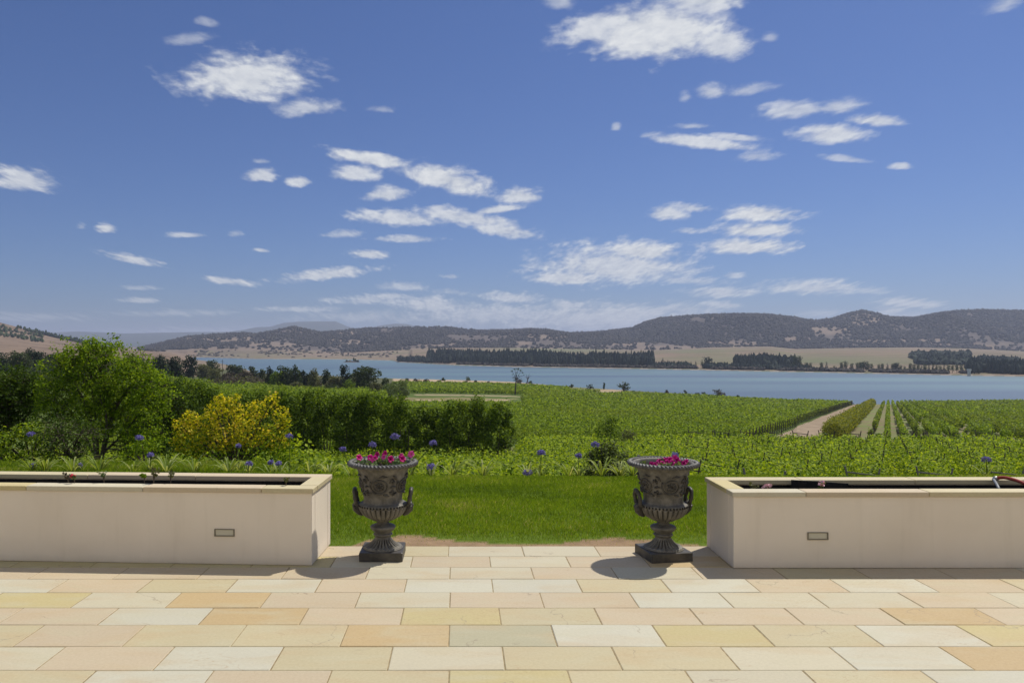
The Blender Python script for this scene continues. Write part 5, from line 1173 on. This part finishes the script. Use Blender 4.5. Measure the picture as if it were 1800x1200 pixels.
SH = [(1165,13,'pine'),(1185,9,'gum'),(1190,8,'gum'),(1198,9,'pine'),(1206,8,'gum'),(1215,9,'pine'),(1223,9,'pine'),(1234,9,'gum'),(1245,13,'round'),(1262,8,'gum'),(1275,8,'gum'),(1398,17,'gum'),(1405,17,'gum'),(1417,9.5,'gum'),(1425,9,'gum'),(1444,10,'gum'),(1453,11,'pine'),
      (1466,6,'gum'),(1479,10,'gum'),(1486,11.5,'gum'),(1497,9.5,'gum'),(1507,10,'gum'),(1513,11,'gum'),(1518,10,'round'),(1526,9.5,'gum'),(1532,9,'gum'),(1545,8.5,'gum'),(1551,9.5,'gum'),(1560,10,'pine'),(1569,9,'gum'),(1575,9.5,'round'),(1583,8,'gum'),(1590,7,'gum'),
      (1600,10,'gum'),(1607,9.5,'gum'),(1614,9,'gum'),(1620,8,'pine'),(1626,9.5,'gum'),(1633,9.5,'pine'),(1640,10,'pine'),(1646,8.5,'gum'),(1653,8,'gum'),(1660,9.5,'pine'),(1667,9,'gum'),(1674,8.5,'gum'),(1682,9,'gum'),(1690,9,'gum')]
HT = {'pine': 15.0, 'gum': 12.4, 'round': 8.0}
NK = {'pine': 0, 'gum': 0, 'round': 0}
for i, (px, hh, kd) in enumerate(SH):
    NK[kd] += 1
    Yf = float(np.interp(px, far_px, far_n)) * 1.02 + random.uniform(2, 14); X = U(px) * Yf
    o = fsrc[kd][i % 3].copy(); COL.objects.link(o); s_ = hh / HT[kd] * (1.0 if kd != 'round' else 1.1); o.scale = (s_ * .95, s_ * .95, s_); o.location = (X, Yf, Hs(X, Yf)); o.rotation_euler = (0, 0, random.uniform(0, 6))
    tag(o, ordw(NK[kd]) + {'pine': ' narrow dark conifer from the left along the far lake shore', 'gum': ' small dark gum from the left along the far lake shore', 'round': ' broad round tree from the left on the far lake shore'}[kd], 'tree', {'pine': 'narrow conifers on the far shore', 'gum': 'small gums on the far shore', 'round': 'round trees on the far shore'}[kd])
for l_ in fsrc.values():
    for o in l_: bpy.data.objects.remove(o)

def blobs(P, hgt, wid, jag=.35, tiers=1):
    """many low-poly tree crowns as one array: P (n,3) bases"""
    n = len(P); base = np.array([[1,0,.25],[.31,.95,.2],[-.81,.59,.3],[-.81,-.59,.22],[.31,-.95,.28],[.7,.5,.62],[-.35,.75,.7],[-.7,-.35,.6],[.3,-.75,.68],[0,0,1.0],[0,0,0]])
    fc = np.array([[0,1,5],[1,6,5],[1,2,6],[2,7,6],[2,3,7],[3,8,7],[3,4,8],[4,0,8],[0,5,8],[5,6,9],[6,7,9],[7,8,9],[8,5,9],[1,0,10],[2,1,10],[3,2,10],[4,3,10],[0,4,10]])
    a = rng.uniform(0, 6.28, n); ca, sa = np.cos(a), np.sin(a)
    V = np.repeat(base[None], n, 0) * (1 + rng.normal(0, jag * .5, (n, 11, 3)))
    x = V[..., 0] * ca[:, None] - V[..., 1] * sa[:, None]; y = V[..., 0] * sa[:, None] + V[..., 1] * ca[:, None]
    V = np.stack([x * wid[:, None] / 2, y * wid[:, None] / 2, V[..., 2] * hgt[:, None]], -1) + P[:, None]
    Fq = (fc[None] + (np.arange(n) * 11)[:, None, None]).reshape(-1, 3)
    return V.reshape(-1, 3), Fq, np.repeat(rng.random(n), 11)
def stand(name, pts_px, label, mat, hgt, n, wid, cat='trees'):
    """pts_px: list of (px0, px1, off0, off1) offsets beyond the far shoreline"""
    A = []
    for (p0, p1, o0, o1, w_) in pts_px:
        m_ = int(n * w_); px = rng.uniform(p0, p1, m_); off = rng.uniform(o0, o1, m_); Y = np.interp(px, far_px, far_n) * 1.012 + off; A.append(np.stack([U(px) * Y, Y], -1))
    A = np.concatenate(A); A = A[fbm(A[:, 0] / 16, A[:, 1] / 60, 87, 3) > .33]; z = H(A[:, 0], A[:, 1]); P = np.c_[A, z]; nn_ = len(P); hv = .82 + .36 * fbm(A[:, 0] / 40, A[:, 1] / 200, 89, 2)
    v_, f_, r_ = blobs(P, rng.uniform(.72, 1.1, nn_) * hgt * hv, rng.uniform(.7, 1.3, nn_) * wid, .3)
    b = MB(); b.add(v_, f_, rnd=r_); o = b.build(name, M[mat]); tag(o, label, cat, kind='stuff'); return o
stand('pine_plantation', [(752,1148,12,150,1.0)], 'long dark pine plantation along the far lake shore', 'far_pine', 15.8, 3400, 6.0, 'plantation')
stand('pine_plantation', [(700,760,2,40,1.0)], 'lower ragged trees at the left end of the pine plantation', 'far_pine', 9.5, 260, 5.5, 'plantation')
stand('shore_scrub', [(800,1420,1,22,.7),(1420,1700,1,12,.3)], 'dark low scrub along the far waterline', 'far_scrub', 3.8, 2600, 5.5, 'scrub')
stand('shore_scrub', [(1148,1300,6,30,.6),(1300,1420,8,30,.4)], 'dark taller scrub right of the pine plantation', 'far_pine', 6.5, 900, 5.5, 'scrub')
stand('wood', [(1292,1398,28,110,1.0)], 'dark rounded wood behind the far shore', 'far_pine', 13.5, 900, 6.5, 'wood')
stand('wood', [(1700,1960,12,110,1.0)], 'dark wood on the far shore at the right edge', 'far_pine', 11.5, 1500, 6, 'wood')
def wood_px(name, boxes, label, mat, hgt, wid, n, Y0, Y1, cat='wood', hole=0.0):
    A = []
    for (p0, p1, y0, y1, w_) in boxes:
        m_ = int(n * w_); px = rng.uniform(p0, p1, m_ * 1); py = rng.uniform(y0, y1, m_)
        ys = np.geomspace(Y0, Y1, 260)
        U_ = U(px)[:, None]; YYs = np.repeat(ys[None], m_, 0); yp = PY + (CH - H(U_ * YYs, YYs)) * F / YYs
        hit = (yp <= py[:, None]); i_ = np.where(hit.any(1), hit.argmax(1), -1); k_ = i_ >= 0
        Yh = ys[i_[k_]] * rng.uniform(.99, 1.01, k_.sum()); A.append(np.stack([U_[k_, 0] * Yh, Yh], -1))
    A = np.concatenate(A)
    if hole:
        nz = fbm(A[:, 0] / 90, A[:, 1] / 160, 83, 3); A = A[nz > hole]
    P = np.c_[A, H(A[:, 0], A[:, 1]) - .5]; n_ = len(P)
    v_, f_, r_ = blobs(P, rng.uniform(.6, 1.2, n_) * hgt, rng.uniform(.7, 1.3, n_) * wid, .35)
    b = MB(); b.add(v_, f_, rnd=r_); o = b.build(name, M[mat]); tag(o, label, cat, kind='stuff')
wood_px('wood', [(1612,1700,634,641,.5),(1602,1705,623,632,.5)], 'dark plantation block on the field below the right hills', 'far_pine', 8, 9, 900, 900, 2500)
wood_px('wood', [(1690,1790,634,641,1.0)], 'long dark wood edge left of the right far shore', 'far_pine', 8, 8, 300, 850, 2500)
# hill woodland
def hill_wood(name, label, mat, n, px0, px1, clear, Y0=2260, Y1=3230, hgt=9, wid=12, seed=0):
    px = rng.uniform(px0, px1, n); Y = Y0 + (Y1 - Y0) * rng.random(n); X = U(px) * Y; z = H(X, Y)
    ra = ip(ridA, px); ft = ip(footA, px); yv_ = PY + (CH - z) * F / Y; fr = np.clip((ft - yv_) / np.maximum(4, ft - ra), 0, 1.1)
    nz = fbm(X / 150, Y / 260, 90, 4)
    pr = np.clip((nz - clear + .34 * fr + .06) / .12, .10, 1.0); keep = (rng.random(n) < pr) & (yv_ < ft + 1.5)
    # open grassy faces seen in the photograph
    for (cx, cy, rx, ry) in CLEAR:
        e = ((px - cx) / rx) ** 2 + ((yv_ - cy) / ry) ** 2; keep &= ~((e < 1) & (rng.random(n) < .78 * np.clip((1 - e) * 3, 0, 1)))
    X, Y, z = X[keep], Y[keep], z[keep]; P = np.stack([X, Y, z - .8], -1); n_ = len(P)
    v_, f_, r_ = blobs(P, rng.uniform(.55, 1.15, n_) * hgt, rng.uniform(.7, 1.3, n_) * wid, .35)
    b = MB(); b.add(v_, f_, rnd=r_); o = b.build(name, M[mat]); tag(o, label, 'woodland', kind='stuff')
M['hill_tree'] = leaf_mat('hill_gum', [(0, (.05, .047, .040)), (.6, (.072, .065, .055)), (1, (.10, .088, .073))], .3, .8)
hill_wood('woodland', 'grey green gum woodland covering the hills beyond the lake', 'hill_tree', 52000, 240, 1990, .56)
px = rng.uniform(-260, 75, 900); Y = rng.uniform(1330, 1680, 900); X_ = U(px) * Y
k_ = (fbm(X_ / 60, Y / 60, 95, 2) > .42) & (PY + (CH - H(X_, Y)) * F / Y < 602 - np.clip(px, 0, 90) * -.02)
P = np.c_[X_[k_], Y[k_], H(X_[k_], Y[k_])]; v_, f_, r_ = blobs(P, rng.uniform(4, 8, len(P)), rng.uniform(5, 8, len(P)), .3)
b = MB(); b.add(v_, f_, rnd=r_); o = b.build('woodland', M['dark_leaf']); tag(o, 'scattered trees dotting the brown hill at far left', 'woodland', kind='stuff')
px = rng.uniform(60, 150, 260); Y = rng.uniform(1640, 1760, 260); X_ = U(px) * Y
P = np.c_[X_, Y, H(X_, Y)]; v_, f_, r_ = blobs(P, rng.uniform(7, 12, len(P)), rng.uniform(5, 8, len(P)), .3)
b = MB(); b.add(v_, f_, rnd=r_); o = b.build('wood', M['pine']); tag(o, 'dark line of trees behind the brown hill shoulder', 'wood', kind='stuff')
wood_px('shore_scrub', [(330,700,616,629,1.0)], 'dark specks of scrub on the plain beyond the lake at left', 'brown_leaf', 4, 9, 420, 1800, 2260, 'scrub', .48)
wood_px('shore_scrub', [(240,345,606,618,1.0)], 'scrub belt at the left end of the plain', 'hill_tree', 6, 10, 500, 1700, 2600, 'scrub', .42)

# small island with trees
Yi = 30 * F / (636.5 - PY); Xi = U(618) * Yi; root = empty('island', (Xi, Yi, LAKE), 0, 'small rocky island with a few trees in the far part of the lake', 'island')
b = MB(); th = np.linspace(0, 2 * math.pi, 30, endpoint=False); P = np.array([[(r_ * 17 * math.cos(a_) * (1 + .15 * math.sin(3 * a_)), r_ * 9 * math.sin(a_), 2.6 * (1 - r_ ** 2) + .5 * math.sin(a_ * 5) * (1 - r_) - .3) for a_ in th] for r_ in (.01, .3, .55, .75, .9, 1.05)])
b.grid(P, closed=True); b.build('rock', M['dark_timber'], root, smooth=True)
v_, f_, r_ = blobs(np.array([[-9, 0, 1.2], [4, 0, 2], [6.5, 1, 1.8], [12, 0, .6], [-3, 2, 1.5], [9, -1, 1]]), np.array([3.5, 7, 5, 4.5, 2.5, 3]), np.array([5, 4, 5, 4, 6, 5.]), .3)
b = MB(); b.add(v_, f_, rnd=r_); b.build('trees', M['dark_leaf'], root)
# intake tower on the far shore
Yt = float(np.interp(1703, far_px, far_n)) * .995; k = Yt / F; Xt = U(1703.5) * Yt; root = empty('water_tower', (Xt, Yt, LAKE - .5), 0, 'squat pale round tower with flared top on the far shore', 'tower')
b = MB(); b.grid(lathe([(2.6*k,0),(2.6*k,9.2*k),(2.75*k,9.4*k),(3.5*k,10.2*k),(3.5*k,13.0*k),(3.2*k,13.0*k),(3.2*k,12.2*k),(.01,12.2*k)], 32), closed=True); b.build('shaft', M['concrete'], root)
b = MB(); b.box((0, -2.62 * k, 6 * k), (.9 * k, .2, 1.6 * k)); b.build('opening', M['dark_timber'], root)

# ------------------------------------------------------------------ air
HAZE = 1.1e-4
hb = MB(); hb.box((1500, 5900, 145), (34000, 21600, 380)); 
m = bpy.data.materials.new('air'); m.use_nodes = True; t = m.node_tree; t.nodes.clear()
pvn = t.nodes.new('ShaderNodeVolumePrincipled'); pvn.inputs['Density'].default_value = HAZE; pvn.inputs['Color'].default_value = (.68, .76, .98, 1); pvn.inputs['Anisotropy'].default_value = 0.2
ov = t.nodes.new('ShaderNodeOutputMaterial'); t.links.new(pvn.outputs[0], ov.inputs['Volume'])
o = hb.build('haze', m); tag(o, kind='stuff', label='thin blue air haze over the whole valley')
